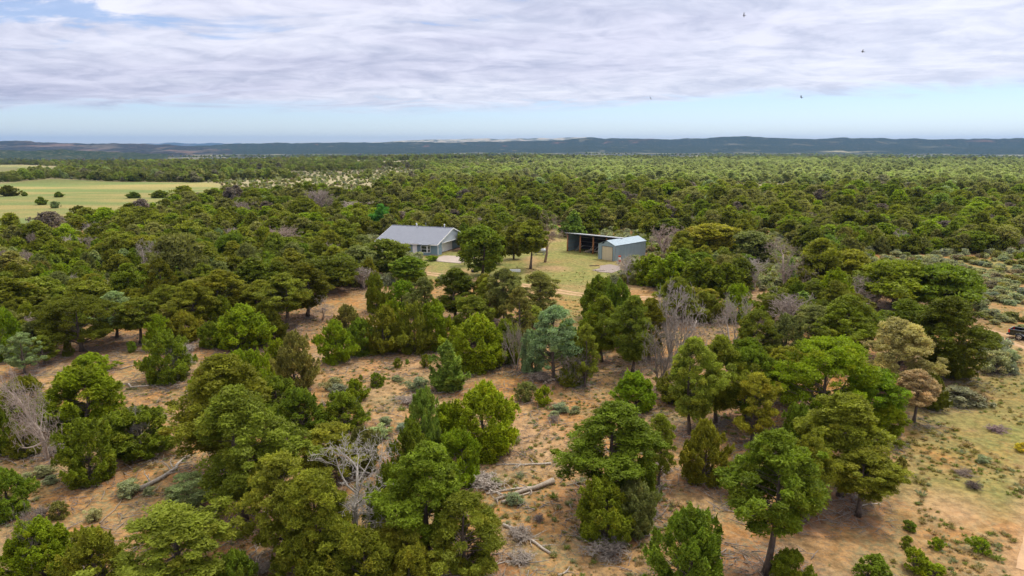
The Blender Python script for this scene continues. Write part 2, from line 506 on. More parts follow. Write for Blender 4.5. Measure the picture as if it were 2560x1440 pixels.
def trunk_mesh(name, H, C, seed, r0=0.17, low=0.12, n=6, mat=M_BARK, limbs=60, top=0.86):
    g = random.Random(seed); mb = MB()
    dx, dy = g.uniform(-.5, .5), g.uniform(-.5, .5)
    def axis(t): return Vector((dx * math.sin(t * 2.2) * 0.5, dy * math.sin(t * 2.8) * 0.5, t * H * top))
    pts = [axis(k / 7) for k in range(8)]; pts[0] = Vector((0, 0, -0.15))
    mb.tube(pts, [r0 * 1.35] + [r0 * (1 - 0.80 * k / 7) for k in range(1, 8)], n)
    idx = list(range(len(C))); g.shuffle(idx)
    for i in idx[:limbs]:
        c = Vector(C[i]); rad = math.hypot(c.x, c.y)
        za = max(low * H, c.z - rad * g.uniform(0.35, 0.85)); t = min(0.97, za / (H * top))
        a = axis(t); rr = max(0.018, r0 * (1 - 0.8 * t) * g.uniform(0.28, 0.5))
        mid_ = a.lerp(c, 0.5) + Vector((g.uniform(-.2, .2), g.uniform(-.2, .2), -g.uniform(0, 0.12) * rad))
        mb.tube([a, mid_, c], [rr, rr * 0.6, rr * 0.2], 4, False)
    return mb.mesh(name, mat, True)


def snag_mesh(name, H, W, seed, mat=M_DEAD, density=1.0, forks=2, up=0.5):
    """bare dead crown: a trunk whose limbs fork down to twigs"""
    g = random.Random(seed); mb = MB()
    def grow(p, d, L, r, lev):
        n = 4 if lev < 2 else 3
        pts = [p]; rads = [r]; q = p.copy(); dd = d.copy()
        for k in range(n):
            dd = (dd + Vector((g.gauss(0, .22), g.gauss(0, .22), g.gauss(0.04 * (lev > 0), .16)))).normalized()
            q = q + dd * L / n; pts.append(q.copy()); rads.append(max(0.011, r * (1 - 0.72 * (k + 1) / n)))
        mb.tube(pts, rads, 6 if lev == 0 else (4 if lev < 3 else 3), lev == 0)
        if lev >= 4: return
        kids = [11, 6, 4.4, 2.6][lev] * density
        for _ in range(int(kids + g.random())):
            t = g.uniform(0.25 if lev else 0.16, 1.0); i = min(n - 1, int(t * n)); a = pts[i].lerp(pts[i + 1], t * n - i)
            az = g.uniform(0, 2 * math.pi); ax = (pts[i + 1] - pts[i]).normalized(); o = ax.orthogonal().normalized()
            o = (Matrix.Rotation(az, 3, ax) @ o)
            nd_ = (o * g.uniform(0.7, 1.2) + ax * g.uniform(0.25, 0.9) + Vector((0, 0, up * 0.35))).normalized()
            if lev == 0: LL = W * 0.55 * g.uniform(0.6, 1.1) * (1.15 - 0.6 * t)
            else: LL = L * g.uniform(0.38, 0.62)
            grow(a, nd_, LL, max(0.009, rads[i] * g.uniform(0.35, 0.6)), lev + 1)
    for k in range(forks):
        az = k * 2 * math.pi / forks + g.random()
        tilt = 0.0 if forks == 1 else g.uniform(0.15, 0.4)
        grow(Vector((0, 0, -0.1)), Vector((math.cos(az) * tilt, math.sin(az) * tilt, 1)).normalized(), H * g.uniform(0.75, 0.9), 0.15 + 0.02 * H / 2, 0)
    return mb.mesh(name, mat, True)


STY = {}       # style -> lod -> list of (crown mesh, trunk mesh or None, H, W)


def variants(style, n, H, W, lods, seed0):
    STY[style] = {}
    for lod, (npf, ml, leaf, pr) in lods.items():
        L = []
        for k in range(n if lod != 'far' else 3):
            far = lod == 'far'
            me, C, RR = crown_mesh('crown', H, W, style, npf, ml, leaf, pr, seed0 + k * 13, M_LEAF_FAR if far else M_LEAF)
            tm = None
            if not far:
                r0 = {'sage': 0.05, 'bush': 0.06}.get(style, 0.17 if H > 5 else 0.12)
                tm = trunk_mesh('trunk', H, C, seed0 + k, r0, 0.02 if style in ('juniper', 'bush', 'sage', 'cone') else 0.13,
                                6, M_BARK, min(len(C), 55 if lod == 'near' else 16), 0.8 if style != 'sage' else 0.6)
            V = np.empty(len(me.vertices) * 3, np.float32); me.vertices.foreach_get('co', V); V = V.reshape(-1, 3)
            w = (np.percentile(V[:, 0], 98.5) - np.percentile(V[:, 0], 1.5) + np.percentile(V[:, 1], 98.5) - np.percentile(V[:, 1], 1.5)) / 2
            L.append((me, tm, float(V[:, 2].max()), float(w)))
        STY[style][lod] = L


variants('pinyon', 5, 7.0, 5.6, {'near': (185, 340, 0.075, 0.32), 'mid': (130, 100, 0.18, 0.46), 'far': (75, 60, 0.30, 0.58)}, 100)
variants('spread', 3, 6.0, 7.2, {'near': (200, 340, 0.075, 0.33), 'mid': (115, 130, 0.19, 0.52)}, 200)
variants('tall', 5, 9.0, 5.6, {'near': (215, 340, 0.075, 0.32), 'mid': (120, 130, 0.19, 0.50)}, 300)
variants('stilt', 3, 9.0, 5.6, {'near': (185, 340, 0.075, 0.32), 'mid': (100, 130, 0.19, 0.48)}, 350)
variants('juniper', 6, 5.0, 4.6, {'near': (190, 340, 0.072, 0.33), 'mid': (110, 120, 0.16, 0.42), 'far': (75, 55, 0.26, 0.50)}, 400)
variants('cone', 2, 6.0, 3.4, {'near': (130, 260, 0.085, 0.32), 'mid': (80, 120, 0.16, 0.40), 'far': (40, 55, 0.28, 0.55)}, 500)
variants('sparse', 4, 6.5, 4.8, {'near': (110, 300, 0.075, 0.30), 'mid': (46, 130, 0.18, 0.46)}, 600)
variants('bush', 4, 1.6, 1.7, {'near': (50, 130, 0.055, 0.18), 'mid': (32, 70, 0.10, 0.23)}, 700)
variants('sage', 5, 0.9, 1.3, {'near': (50, 80, 0.045, 0.14), 'mid': (26, 50, 0.09, 0.20), 'far': (20, 30, 0.13, 0.26)}, 800)
SNAG = {'open': [snag_mesh('branches', 6.5, 6.0, 31 + k, forks=1 + k % 2, density=1.0) for k in range(4)],
        'dense': [snag_mesh('branches', 4.2, 4.2, 61 + k, forks=3, density=0.85, up=1.2) for k in range(3)],
        'small': [snag_mesh('branches', 1.6, 1.8, 91 + k, forks=4, density=0.75, up=0.7) for k in range(3)]}
SNAGD = {}
for k_, L_ in SNAG.items():
    for m_ in L_:
        V_ = np.empty(len(m_.vertices) * 3, np.float32); m_.vertices.foreach_get('co', V_); V_ = V_.reshape(-1, 3)
        SNAGD[m_.name] = (float(np.percentile(V_[:, 2], 99.5)), float(np.percentile(V_[:, 0], 98) - np.percentile(V_[:, 0], 2)))

TC = dict(ol=(0.216, 0.240, 0.022), dk=(0.142, 0.162, 0.012), gr=(0.184, 0.240, 0.016), br=(0.235, 0.320, 0.012), yl=(0.285, 0.305, 0.032),
          bl=(0.29, 0.37, 0.16), gy=(0.235, 0.240, 0.062), tn=(0.54, 0.43, 0.15), pk=(0.47, 0.335, 0.18), lg=(0.240, 0.340, 0.050),
          em=(0.12, 0.31, 0.04), yw=(0.50, 0.47, 0.05), sg=(0.34, 0.37, 0.20), bs=(0.29, 0.32, 0.22), pb=(0.31, 0.26, 0.17))
PLACED = []                       # (x, y, radius) of whatever stands on the ground


def plant(style, x, y, H, W, col, label, cat, name, group=None, lod=None, rz=None, k=None, tilt=0.0, jit=0.12, wood=None):
    D = math.hypot(x, y)
    lod = lod or ('near' if D < 105 else 'mid')
    L = STY[style][lod]
    me, tm, h0, w0 = L[(k if k is not None else random.randrange(100)) % len(L)]
    t = thing(name, label, cat, (x, y, float(hz(x, y)) - 0.03), rz if rz is not None else random.uniform(0, 6.28), group)
    sx = W / w0
    t.scale = (sx, sx * random.uniform(0.92, 1.08), H / h0)
    if tilt: t.rotation_euler = (0, tilt, t.rotation_euler[2] if rz is None else rz)
    c = TC[col] if isinstance(col, str) else col
    j = [1 + random.uniform(-jit, jit) for _ in range(2)]
    c = (c[0] * j[0] * j[1], c[1] * j[1], c[2] * j[1] / j[0])
    cr = link('crown' if style not in ('bush', 'sage') else 'foliage', me, t); cr.color = (*c, 1)
    if tm is not None:
        tr = link('trunk' if style not in ('bush', 'sage') else 'stem', tm, t)
        if wood: tr.data = wood
    PLACED.append((x, y, W * 0.5))
    return t


def snag(kind, x, y, H, W, label, name='dead_tree', tone=(1, 1, 1), group=None, k=None, tilt=0.0, rz=None, cat='dead tree'):
    me = SNAG[kind][(k if k is not None else random.randrange(50)) % len(SNAG[kind])]
    h0, w0 = SNAGD[me.name]
    o = link(name, me); tag(o, label, cat, group)
    o.location = (x, y, float(hz(x, y)) - 0.03)
    o.scale = (W / w0, W / w0, H / h0); o.color = (*tone, 1)
    o.rotation_euler = (0, tilt, rz if rz is not None else random.uniform(0, 6.28))
    PLACED.append((x, y, W * 0.3))
    return o

# ------------------------------------------------------------------ trees one can tell apart, read off the photograph
# style | u | top v | foot v | width px | colour | label
TREES = '''
juniper|20|1165|1290|120|gr|round green juniper cut by the picture's edge below the leaning dead tree
juniper|15|1000|1130|90|gr|green juniper at the picture's edge behind the leaning dead tree
juniper|112|1290|1450|165|br|bright green juniper beside the dark broken snag in the bottom corner
juniper|245|1312|1470|160|ol|olive juniper standing between the bright corner juniper and the big open crowned pinyon
sparse|440|1275|1500|300|ol|big open crowned pinyon at the bottom edge with bare twigs in its crown
juniper|592|1368|1500|110|gr|low dark juniper at the bottom edge beside the big open crowned pinyon
sparse|476|1185|1272|120|bl|pale sea green bushy tree leaning over its dark twisted trunk
juniper|225|1040|1200|150|gr|dense dark green juniper nearest the long fallen trunk
juniper|350|1012|1130|165|gr|rounded green juniper touching the dense dark green one above the fallen trunk
juniper|212|912|1062|190|br|broad vivid green juniper behind the pair above the fallen trunk
juniper|70|935|1040|110|ol|olive juniper growing behind the bare top of the leaning dead tree
tall|575|880|1180|230|ol|tall olive pinyon, the rear one of the big leaning pair
tall|610|960|1300|240|ol|largest olive pinyon in front of the rear one of the big pair
juniper|420|825|952|135|gr|round dark green juniper with a small grey dead tree against it
bush|528|800|868|58|gr|small ball shaped juniper beside the vivid green rounded one
juniper|612|755|868|140|br|vivid green rounded juniper with the small ball shaped one at its foot
juniper|682|768|852|75|dk|dark juniper half hidden behind the vivid green rounded one
spread|205|740|878|185|dk|broad dark pinyon with layered boughs over bare orange soil
sparse|292|725|845|78|bl|pale bluish tree with bare grey limbs behind the broad dark layered pinyon
stilt|352|742|860|95|ol|leaning pinyon with a dark bare trunk beside the pale bluish tree
sparse|62|828|935|80|bl|bluish tree with one bare grey trunk slanting through it
juniper|22|765|900|95|br|bright green juniper at the picture's edge beside the bluish tree
sparse|112|835|912|62|ol|small olive pinyon next to the bluish tree with the slanting trunk
juniper|228|880|925|100|br|low bright green juniper on the bare soil below the broad layered pinyon
juniper|640|868|1010|110|br|bright green juniper directly behind the big olive pair
juniper|740|822|968|112|gy|green juniper with grey dead twigs low in its crown beside the orange clearing
juniper|690|935|1040|120|gr|green juniper in the hollow beside the big olive pair
juniper|755|965|1075|130|gr|middle one of the low green junipers edging the sandy clearing
juniper|862|975|1068|115|gr|low dark green juniper sticking out into the sandy clearing
pinyon|822|1058|1210|140|yl|yellow olive pinyon behind the twisted white dead tree
juniper|905|1062|1175|90|gy|loose olive green juniper behind the twisted white dead tree
sparse|720|1130|1400|190|yl|tall yellow olive pinyon with see through boughs, its neighbour a greener one
pinyon|800|1175|1440|190|ol|greener pinyon between the yellow olive one and the white dead tree
juniper|985|1150|1340|120|gr|green juniper between the white dead tree and the tall straight pinyon
tall|1075|1100|1400|200|gr|tall straight green pinyon with layered boughs beside the fallen grey trunks
pinyon|1165|1225|1440|215|ol|olive pinyon with a forked trunk at the edge of the sand with fallen trunks
juniper|905|1315|1500|160|ol|dark olive juniper at the bottom edge under the white dead tree
juniper|1030|1360|1500|140|ol|low olive juniper at the bottom edge between two pinyons
juniper|1058|962|1150|105|lg|slim upright juniper crossed by a pale dead branch
juniper|1035|1050|1200|100|gr|green juniper at the foot of the slim upright one
juniper|1212|945|1130|175|br|large bright green juniper casting shade on bare sand in mid picture
cone|1120|845|975|85|lg|pale green cone shaped young juniper in the open clearing
bush|1065|882|918|28|gr|small round green bush beside the pale cone shaped juniper
bush|994|893|921|20|gr|smaller of two tiny bushes on the orange sand
bush|1018|896|910|12|lg|tiniest green bush on the orange sand
bush|1358|960|1012|46|br|round bright bush beside the larger loose one above the sand
bush|1312|950|1002|50|gy|loose green bush beside the round bright one above the sand
bush|890|945|1000|55|br|upright bright bush near two grey sage clumps in the clearing
bush|942|930|965|38|gr|small two lobed bush at the centre of the clearing
bush|902|935|950|10|br|thin sprout rising above the clearing
juniper|1195|778|918|150|br|bright green juniper full of pale dead twigs behind the cone shaped one
juniper|842|798|905|90|br|dense green juniper standing first in the row behind the orange clearing
juniper|900|790|885|80|gr|second dark juniper in the row behind the orange clearing
juniper|962|762|882|95|ol|olive juniper in the middle of the row behind the orange clearing
juniper|1040|750|880|110|ol|last and widest olive juniper of the row behind the orange clearing
juniper|942|678|780|65|gr|dark green juniper below the tree in front of the house
juniper|1005|697|770|90|br|bright juniper with grey twigs above the row behind the orange clearing
pinyon|1060|690|790|70|gy|grey green pinyon between the bright juniper and the layered dark pinyon
tall|1140|668|800|100|dk|layered dark pinyon standing just below the driveway's edge
pinyon|1225|690|810|75|ol|olive pinyon beside the layered dark one below the driveway
stilt|1262|668|830|90|gy|tall grey green pinyon with a bare trunk below the yard
sparse|1345|675|810|110|gy|thin grey green pinyon at the yard's edge above a leaning dead trunk
sparse|1330|760|850|90|yl|thin yellow olive pinyon behind the blue green tree
sparse|1385|757|950|120|bl|blue green tree showing a pale bare trunk beside the sandy clearing
juniper|1330|820|930|70|bl|rounded blue green sapling against the tree with the pale bare trunk
sparse|1462|805|968|75|yl|thin yellow olive pinyon with a crooked trunk
juniper|1440|850|960|60|gr|narrow green juniper between the pale trunk and the crooked one
juniper|1495|682|800|95|gr|green juniper at the corner of the grassy yard
juniper|1545|692|860|95|gr|taller green juniper just behind the thin crooked pinyons
tall|1580|735|935|105|ol|dark olive tree rising behind the bright round juniper
juniper|1588|925|1022|95|br|bright round juniper with a short trunk at the sand's edge
tall|1535|1000|1260|235|gr|massive green tree standing alone on the sand
juniper|1510|1190|1345|150|gr|dark green lower tree at the foot of the massive one
juniper|1580|1190|1330|110|gy|grey green juniper leaning on the foot of the massive tree
sparse|1645|1030|1215|80|ol|olive tree just behind the massive green one
juniper|1755|1040|1205|120|ol|dense dark olive juniper in shade behind the foreground pinyons
tall|1725|840|1085|120|yl|tall yellow green pinyon over the bright round juniper
tall|1790|835|1060|110|ol|tall olive green pinyon next to the yellow green one
pinyon|1860|840|1050|120|gr|green pinyon right behind the yellowing one
sparse|1880|930|1110|115|yl|yellowing pinyon squeezed between greener ones
spread|2060|850|1075|260|br|largest vivid green tree in the thick grove
pinyon|2170|915|1080|130|br|vivid green tree beside the smaller dying pinyon
tall|2100|980|1240|215|ol|big olive pinyon in two tiers in front of the vivid grove
stilt|2145|1120|1290|150|ol|lower olive pinyon leaning out over the sand from the two tiered one
stilt|1915|1068|1435|245|gr|tall pinyon with a long dark bare trunk in front of the grove
pinyon|2010|1080|1300|130|ol|olive pinyon directly behind the long bare trunk
juniper|1712|1262|1500|180|gr|green juniper at the bottom edge beside the long bare trunk
juniper|1975|1370|1460|95|gr|small dark juniper at the foot of the long bare trunk
bush|2180|1388|1470|110|gr|low dark green bush at the bottom edge on the sand
pinyon|2238|796|990|165|tn|dying pinyon with straw coloured needles, the larger of the two
stilt|2284|922|1056|98|pk|smaller dying pinyon with pinkish tan needles on a thick dark trunk
tall|2350|738|950|175|dk|huge dark pinyon behind the dying straw coloured one
tall|2250|745|905|150|gr|dark green pinyon close behind the dying straw coloured one
juniper|2385|862|942|95|ol|low dark olive tree at the grove's corner facing the dirt track
juniper|2325|930|1020|70|dk|dark juniper in the shade of the huge pinyon
spread|2230|648|770|190|gr|wide flat topped green tree above the grove, the western half of a pair
spread|2350|660|780|170|gr|wide flat topped green tree above the grove, next to the sage flat
tall|2110|735|900|150|gr|dark green tree between the grove and the wide flat topped pair
pinyon|2030|760|880|110|gy|grey green tree at the back of the grove
juniper|1960|780|900|110|gy|greyish juniper with many dead twigs behind the grove
pinyon|1890|770|900|110|ol|olive tree behind the tall yellow green pinyons
sparse|1930|735|800|50|gy|slender grey green tree on the bare soil
pinyon|2045|592|738|120|ol|olive pinyon with a black trunk grown against the half bare tree
pinyon|2120|620|730|115|ol|round olive pinyon beyond the half bare tree
juniper|2085|665|780|90|br|yellowish green juniper in front of the round olive pinyon
juniper|1625|632|712|85|br|first bright juniper of the dense clump beside the metal garage
juniper|1680|626|725|95|br|second bright juniper of the dense clump beside the metal garage
juniper|1745|640|735|105|gr|middle dark juniper of the dense clump beyond the metal garage
juniper|1815|655|740|100|gr|last juniper of the dense clump beyond the metal garage
juniper|1845|705|800|85|br|bright round topped juniper over grey dead brush
pinyon|1690|690|800|105|ol|olive pinyon over the big grey dead crown
pinyon|1775|555|650|115|yl|yellow olive round pinyon behind the dense juniper clump
pinyon|1880|575|665|85|gy|grey green pinyon next to the patch of pale sage
pinyon|1205|560|690|95|gr|large dark tree covering the end of the house
sparse|1172|572|662|42|gr|grey green tree in front of the white garage door
pinyon|1240|562|660|60|dk|dark tree behind the large one at the end of the house
pinyon|1284|560|648|58|dk|dark tree with a black trunk between house and pole barn
stilt|1326|545|672|78|ol|olive tree on a tall bare trunk at the edge of the yard
pinyon|968|594|690|98|ol|olive tree in front of the house's western eave
tall|1024|638|712|78|gr|green tree standing below the white front door
pinyon|955|507|588|55|em|emerald green leafy tree at the back corner of the house
cone|1434|523|592|66|lg|pale green cone shaped tree behind the pole barn
pinyon|900|610|700|90|gy|grey olive tree immediately west of the house
pinyon|860|545|640|95|ol|olive tree between the house and the brown dead crown
spread|460|580|745|140|gy|large domed grey olive pinyon alone above its neighbours
tall|556|672|805|115|ol|rounded olive pinyon behind the vivid green juniper
stilt|716|680|822|128|ol|round headed olive pinyon on a straight bare trunk
tall|640|640|770|100|dk|dark pinyon behind the round headed one
spread|820|640|730|140|dk|broad dark pinyon with a grey dead limb west of the driveway
juniper|424|662|760|42|lg|narrow light green tree below the large domed pinyon
pinyon|330|655|770|95|gr|dark green tree beside the domed pinyon
pinyon|100|690|800|110|ol|olive pinyon with a pale trunk near the picture's edge
bush|334|478|495|34|gr|larger round bush alone in the meadow
bush|103|490|512|25|gr|rounded dark tree standing alone in the meadow
bush|147|478|493|20|gr|smaller dark tree beyond the rounded one in the meadow
bush|400|474|494|44|gr|dark round tree at the meadow's wooded edge
bush|2340|1340|1372|34|br|round bright bush on the sand between two others
bush|2446|1342|1380|45|br|three pointed bright bush on the open sand
bush|2290|1372|1428|60|br|larger bright bush at the bottom edge on the sand
bush|2335|1405|1440|55|br|bright bush touching the larger one at the bottom edge
bush|2248|1138|1188|36|gy|dark green sapling beside the two tiered pinyon
bush|2275|1302|1324|34|gr|upper one of three small green bushes on the sand
bush|2268|1338|1352|26|gr|middle one of three small green bushes on the sand
bush|2263|1350|1372|24|gr|lowest one of three small green bushes on the sand
bush|148|1250|1295|48|gy|grey green bush on the sand above the vivid corner juniper
bush|75|1210|1225|26|gr|little green bush near the round juniper at the picture's edge
juniper|68|1062|1138|72|ol|small olive juniper left of the leaning dead tree's rusty foot
juniper|400|782|872|72|br|bright juniper behind the round dark green one with the dead tree
juniper|462|772|852|82|yl|yellowish juniper between the round dark green one and the small ball shaped one
juniper|560|925|1015|90|gr|green juniper peeping out behind the rear big olive pinyon
juniper|1112|1000|1130|80|br|bright loose juniper between the slim upright one and the large bright one
juniper|1150|1065|1205|105|br|bright low juniper below the large bright green one
pinyon|1005|1290|1440|135|yl|yellow olive pinyon at the bottom between the white dead tree and the tall straight pinyon
pinyon|855|1305|1460|155|ol|round olive pinyon at the bottom under the white dead tree's trunk
juniper|745|1335|1500|150|dk|dark juniper at the bottom edge under the tall yellow olive pinyon
juniper|1425|905|962|62|ol|low olive juniper beside the pale bare trunk
pinyon|1622|742|900|105|ol|olive pinyon at the western side of the largest grey dead crown
juniper|1702|905|1005|105|ol|olive juniper behind the bright round one with the short trunk
pinyon|1955|862|1005|125|ol|olive pinyon at the back of the vivid green grove
juniper|1992|1005|1155|110|gr|green juniper in the middle of the thick grove
juniper|1862|1125|1240|88|ol|olive juniper in the shade between the yellowing pinyon and the bare trunk
juniper|1605|1135|1290|82|gr|upright green juniper against the massive tree
pinyon|2212|1005|1105|85|br|low vivid green tree next to the smaller dying pinyon
bush|2553|1104|1128|34|yw|bush in yellow flower at the picture's edge under the truck
bush|1082|638|652|30|br|low bright green plants against the house wall under the bay window
bush|24|462|490|44|dk|dark clump of young trees in the meadow at the picture's edge
bush|138|502|520|22|bl|bluish bush in the meadow near the wooded edge
bush|62|478|490|14|gr|tiny bush in the meadow beside the dark edge clump
bush|197|512|534|38|dk|broad dark tree where the meadow meets the near woods
tall|768|655|792|110|dk|dark pinyon between the round headed one and the broad one with a dead limb
tall|655|698|800|95|ol|olive pinyon just west of the round headed one
tall|482|700|832|110|ol|olive pinyon below the narrow light green tree
pinyon|232|698|800|105|ol|olive pinyon above the pale bluish tree
tall|28|690|815|120|dk|dark pinyon at the picture's edge above the bright green juniper
juniper|868|758|842|72|gy|grey green bushy juniper in the small grassy gap above the juniper row
juniper|985|742|868|88|br|bright juniper filling the gap in the middle of the juniper row
juniper|1088|742|872|88|br|bright juniper closing the eastern end of the juniper row
pinyon|1182|735|860|90|ol|olive pinyon above the bright juniper full of dead twigs
tall|1212|682|800|78|ol|slim olive pinyon close to the layered dark one
juniper|1262|792|905|88|gr|green juniper behind the leaning bare trunk
sparse|1296|712|870|82|gy|loose grey green pinyon beside the tall one with a bare trunk
juniper|1415|792|900|72|gr|green juniper immediately behind the pale bare trunk
tall|1505|738|905|92|gr|green tree in front of the yard's corner tree
juniper|1478|760|880|70|br|bright juniper at the foot of the yard's corner tree
juniper|702|842|935|76|br|bright juniper behind the one with low grey dead twigs
juniper|598|872|962|92|br|bright juniper standing over the rear big olive pinyon
juniper|505|915|990|60|br|small bright juniper touching the rear big olive pinyon's western side
bush|1150|880|915|40|br|bright bush between the pale cone shaped juniper and the twiggy one
bush|330|850|880|26|gr|thin sapling on the bare soil beside the round dark green juniper
bush|172|850|890|26|dk|dark sapling under the broad layered pinyon
'''
SNAGS = '''
open|118|915|1150|120|0.95,0.86,0.82|1|leaning dead tree with a bare grey top and a rust coloured foot
open|905|1120|1385|165|1.02,1.03,1.05|0|twisted white dead tree with curling bare limbs
open|955|1085|1290|90|1.0,1.01,1.04|2|smaller white dead top behind the twisted one
open|52|1278|1450|150|0.55,0.5,0.5|3|dark broken snag with one curving branch in the bottom corner
dense|448|862|950|62|1.0,1.0,1.0|0|small grey dead tree against the round dark green juniper
open|806|738|800|46|0.95,0.9,0.9|2|short bare snag beside the round headed olive pinyon
dense|1680|705|905|100|0.95,0.92,0.92|1|largest grey dead crown in the middle of the thicket
open|1645|800|975|95|0.62,0.58,0.55|1|dark trunked dead tree beside the largest grey dead crown
open|1825|735|872|120|1.0,0.97,0.95|3|pale forked dead tree under the bright round topped juniper
open|1972|600|742|95|0.75,0.66,0.6|0|half bare tree with forked trunk on the orange soil
dense|1885|645|725|55|1.15,1.12,1.12|2|pale grey brush like dead tree beside the orange soil
dense|1572|640|708|52|1.1,1.08,1.1|0|pale grey dead juniper in front of the metal garage
dense|1665|562|640|88|0.95,0.82,0.78|1|brownish dead crown behind the metal garage
open|1362|530|656|58|0.72,0.58,0.52|2|reddish brown dead tree with a bent limb in the yard
dense|604|503|552|54|0.8,0.7,0.68|2|rounded brown dead crown above the house's western woods
dense|800|472|540|58|0.85,0.77,0.76|0|taller grey dead crown in the woods beyond the house
dense|838|487|540|44|0.8,0.7,0.68|1|shorter dead crown beside the taller grey one beyond the house
dense|882|503|545|75|1.05,0.98,0.98|2|low pale dead crown close to the emerald tree
dense|705|568|640|88|0.9,0.76,0.72|0|wide pinkish brown dead crown west of the house
dense|370|598|680|52|1.05,1.0,1.0|1|pale grey dead tree beside the domed grey olive pinyon
dense|182|592|640|58|1.05,1.0,1.0|2|pale spreading dead tree among green ones west of the meadow woods
dense|235|555|610|34|0.95,0.88,0.9|0|narrow lilac grey dead tree below the meadow
open|1430|880|965|75|0.75,0.7,0.68|1|tangle of bare grey limbs between the crooked pinyon and the sand
open|1292|800|925|60|0.85,0.8,0.8|3|leaning bare trunk behind the bright twiggy juniper
dense|2150|690|780|100|0.85,0.78,0.78|1|grey purple dead thicket below the wide flat topped pair
dense|1975|735|830|90|0.8,0.74,0.73|2|brown grey dead thicket beside the slender tree
open|350|1000|1130|40|0.9,0.88,0.9|2|few bare twigs sticking from the rounded green juniper
'''
for ln in TREES.strip().splitlines():
    st, u, vt, vb, w, c, lab = [q.strip() for q in ln.split('|')]
    u, vt, vb, w = map(float, (u, vt, vb, w))
    g_ = G(u, vb); H = top_z(u, vt, g_[1]) - g_[2]
    zc = g_[1] * cp + (CAMH - H * 0.5) * sp
    W = w / FPX * zc * 0.93
    nm = 'juniper_tree' if st in ('juniper', 'cone') else ('green_bush' if st == 'bush' else 'pinyon_pine')
    cat = 'bush' if st == 'bush' else 'tree'
    if 'emerald' in lab: nm = 'leafy_tree'
    if H > 11.5 or H < 0.2: print('CHECK', round(H, 1), round(W, 1), lab)
    if st == 'bush' and H > 2.2: st = 'juniper'
    if ' tree ' in lab + ' ' and nm == 'green_bush': nm, cat = 'juniper_tree', 'tree'
    plant(st, g_[0], g_[1], H, W, c, lab, cat, nm)
for ln in SNAGS.strip().splitlines():
    st, u, vt, vb, w, tone, k, lab = [q.strip() for q in ln.split('|')]
    u, vt, vb, w = map(float, (u, vt, vb, w))
    g_ = G(u, vb); H = top_z(u, vt, g_[1]) - g_[2]
    zc = g_[1] * cp + (CAMH - H * 0.5) * sp
    snag(st, g_[0], g_[1], H, w / FPX * zc, lab, tone=tuple(map(float, tone.split(','))), k=int(k), tilt=(-0.16 if 'leaning' in lab else 0.0), rz=0.6 * int(k) if 'leaning' not in lab else 0.0)

# ------------------------------------------------------------------ the buildings
M_WALL = ribbed('blue_grey_lap_siding', (0.19, 0.285, 0.35), 2, 0.2, 0.6, 0.0, 0.06)
M_GABLE = simple('pale_blue_gable_siding', (0.46, 0.51, 0.57), 0.6, var=0.05)
M_ROOF = ribbed('grey_standing_seam_roof', (0.165, 0.182, 0.228), 0, 0.42, 0.42, 0.35, 0.06)
M_WHITE = simple('white_paint', (0.78, 0.79, 0.80), 0.5, var=0.04)
M_GLASS = simple('window_glass', (0.02, 0.03, 0.03), 0.06, var=0.3, spec=0.8)
M_DARKROOM = simple('dark_interior', (0.03, 0.03, 0.032), 0.8)
M_STEELW = ribbed('blue_grey_steel_wall', (0.29, 0.39, 0.45), 0, 0.30, 0.45, 0.15, 0.10)
M_STEELR = ribbed('pale_steel_roof', (0.26, 0.34, 0.40), 1, 0.45, 0.38, 0.3, 0.10)
M_STEELR2 = ribbed('galvanised_roof', (0.55, 0.57, 0.60), 0, 0.45, 0.35, 0.5, 0.2)
M_CREAM = ribbed('cream_roller_door', (0.60, 0.52, 0.36), 2, 0.35, 0.5, 0.0, 0.06)
M_POST = bark_mat('peeled_log_post', (0.22, 0.085, 0.035), (0.42, 0.20, 0.09))
M_CONC = simple('pale_concrete', (0.37, 0.30, 0.25), 0.85, var=0.10, scale=0.6, bump=0.1)
M_GRAVEL = simple('grey_gravel', (0.26, 0.21, 0.185), 0.95, var=0.35, scale=6, bump=0.6, bscale=8)
M_TANK = simple('weathered_silver_paint', (0.40, 0.42, 0.43), 0.4, 0.4, var=0.15)
M_RED = simple('faded_red_paint', (0.50, 0.07, 0.03), 0.5, var=0.15)
M_BLACK = simple('black_rubber', (0.015, 0.015, 0.016), 0.8)
M_RUST = simple('rusty_steel', (0.20, 0.10, 0.06), 0.8, 0.2, var=0.3, scale=8)
M_BOARD = simple('grey_boards', (0.33, 0.29, 0.25), 0.85, var=0.25, scale=5)

# --- the house: local x runs along the front eave, y to the back
ER = P(1093.3, 613.2, 2.45); EL = P(935.8, 604.2, 2.45)
e = (ER - EL)[:2]; HL = float(np.linalg.norm(e)); th = math.atan2(e[1], e[0])
hb = np.array([-math.sin(th), math.cos(th)])
org = ER[:2] + hb * 0.45 - e / HL * 0.35
house = thing('ranch_house', 'single storey blue grey house with a grey metal roof and white trim', 'house', (org[0], org[1], float(hz(*org))), th)
HL -= 0.7; HD = 15.6; RZ = 5.35; EZ = 2.45; pitch_h = (RZ - EZ) / (HD / 2 + 0.45)
def roof_z(y): return RZ - abs(y - HD / 2) * pitch_h
w = MB()
t_ = 0.18
w.box(-HL, 0, 0, t_, 0, roof_z(0) - 0.02)                      # front wall
w.box(-HL, 0, HD - t_, HD, 0, roof_z(HD) - 0.02)               # rear wall
w.prism([(-HL, t_, 0), (-HL, HD - t_, 0), (-HL, HD - t_, roof_z(HD - t_) - .02), (-HL, HD / 2, RZ - .02), (-HL, t_, roof_z(t_) - .02)], (t_, 0, 0))
w.box(-t_, 0, t_, 2.4, 0, roof_z(t_))                           # short flush stretch of the gable wall
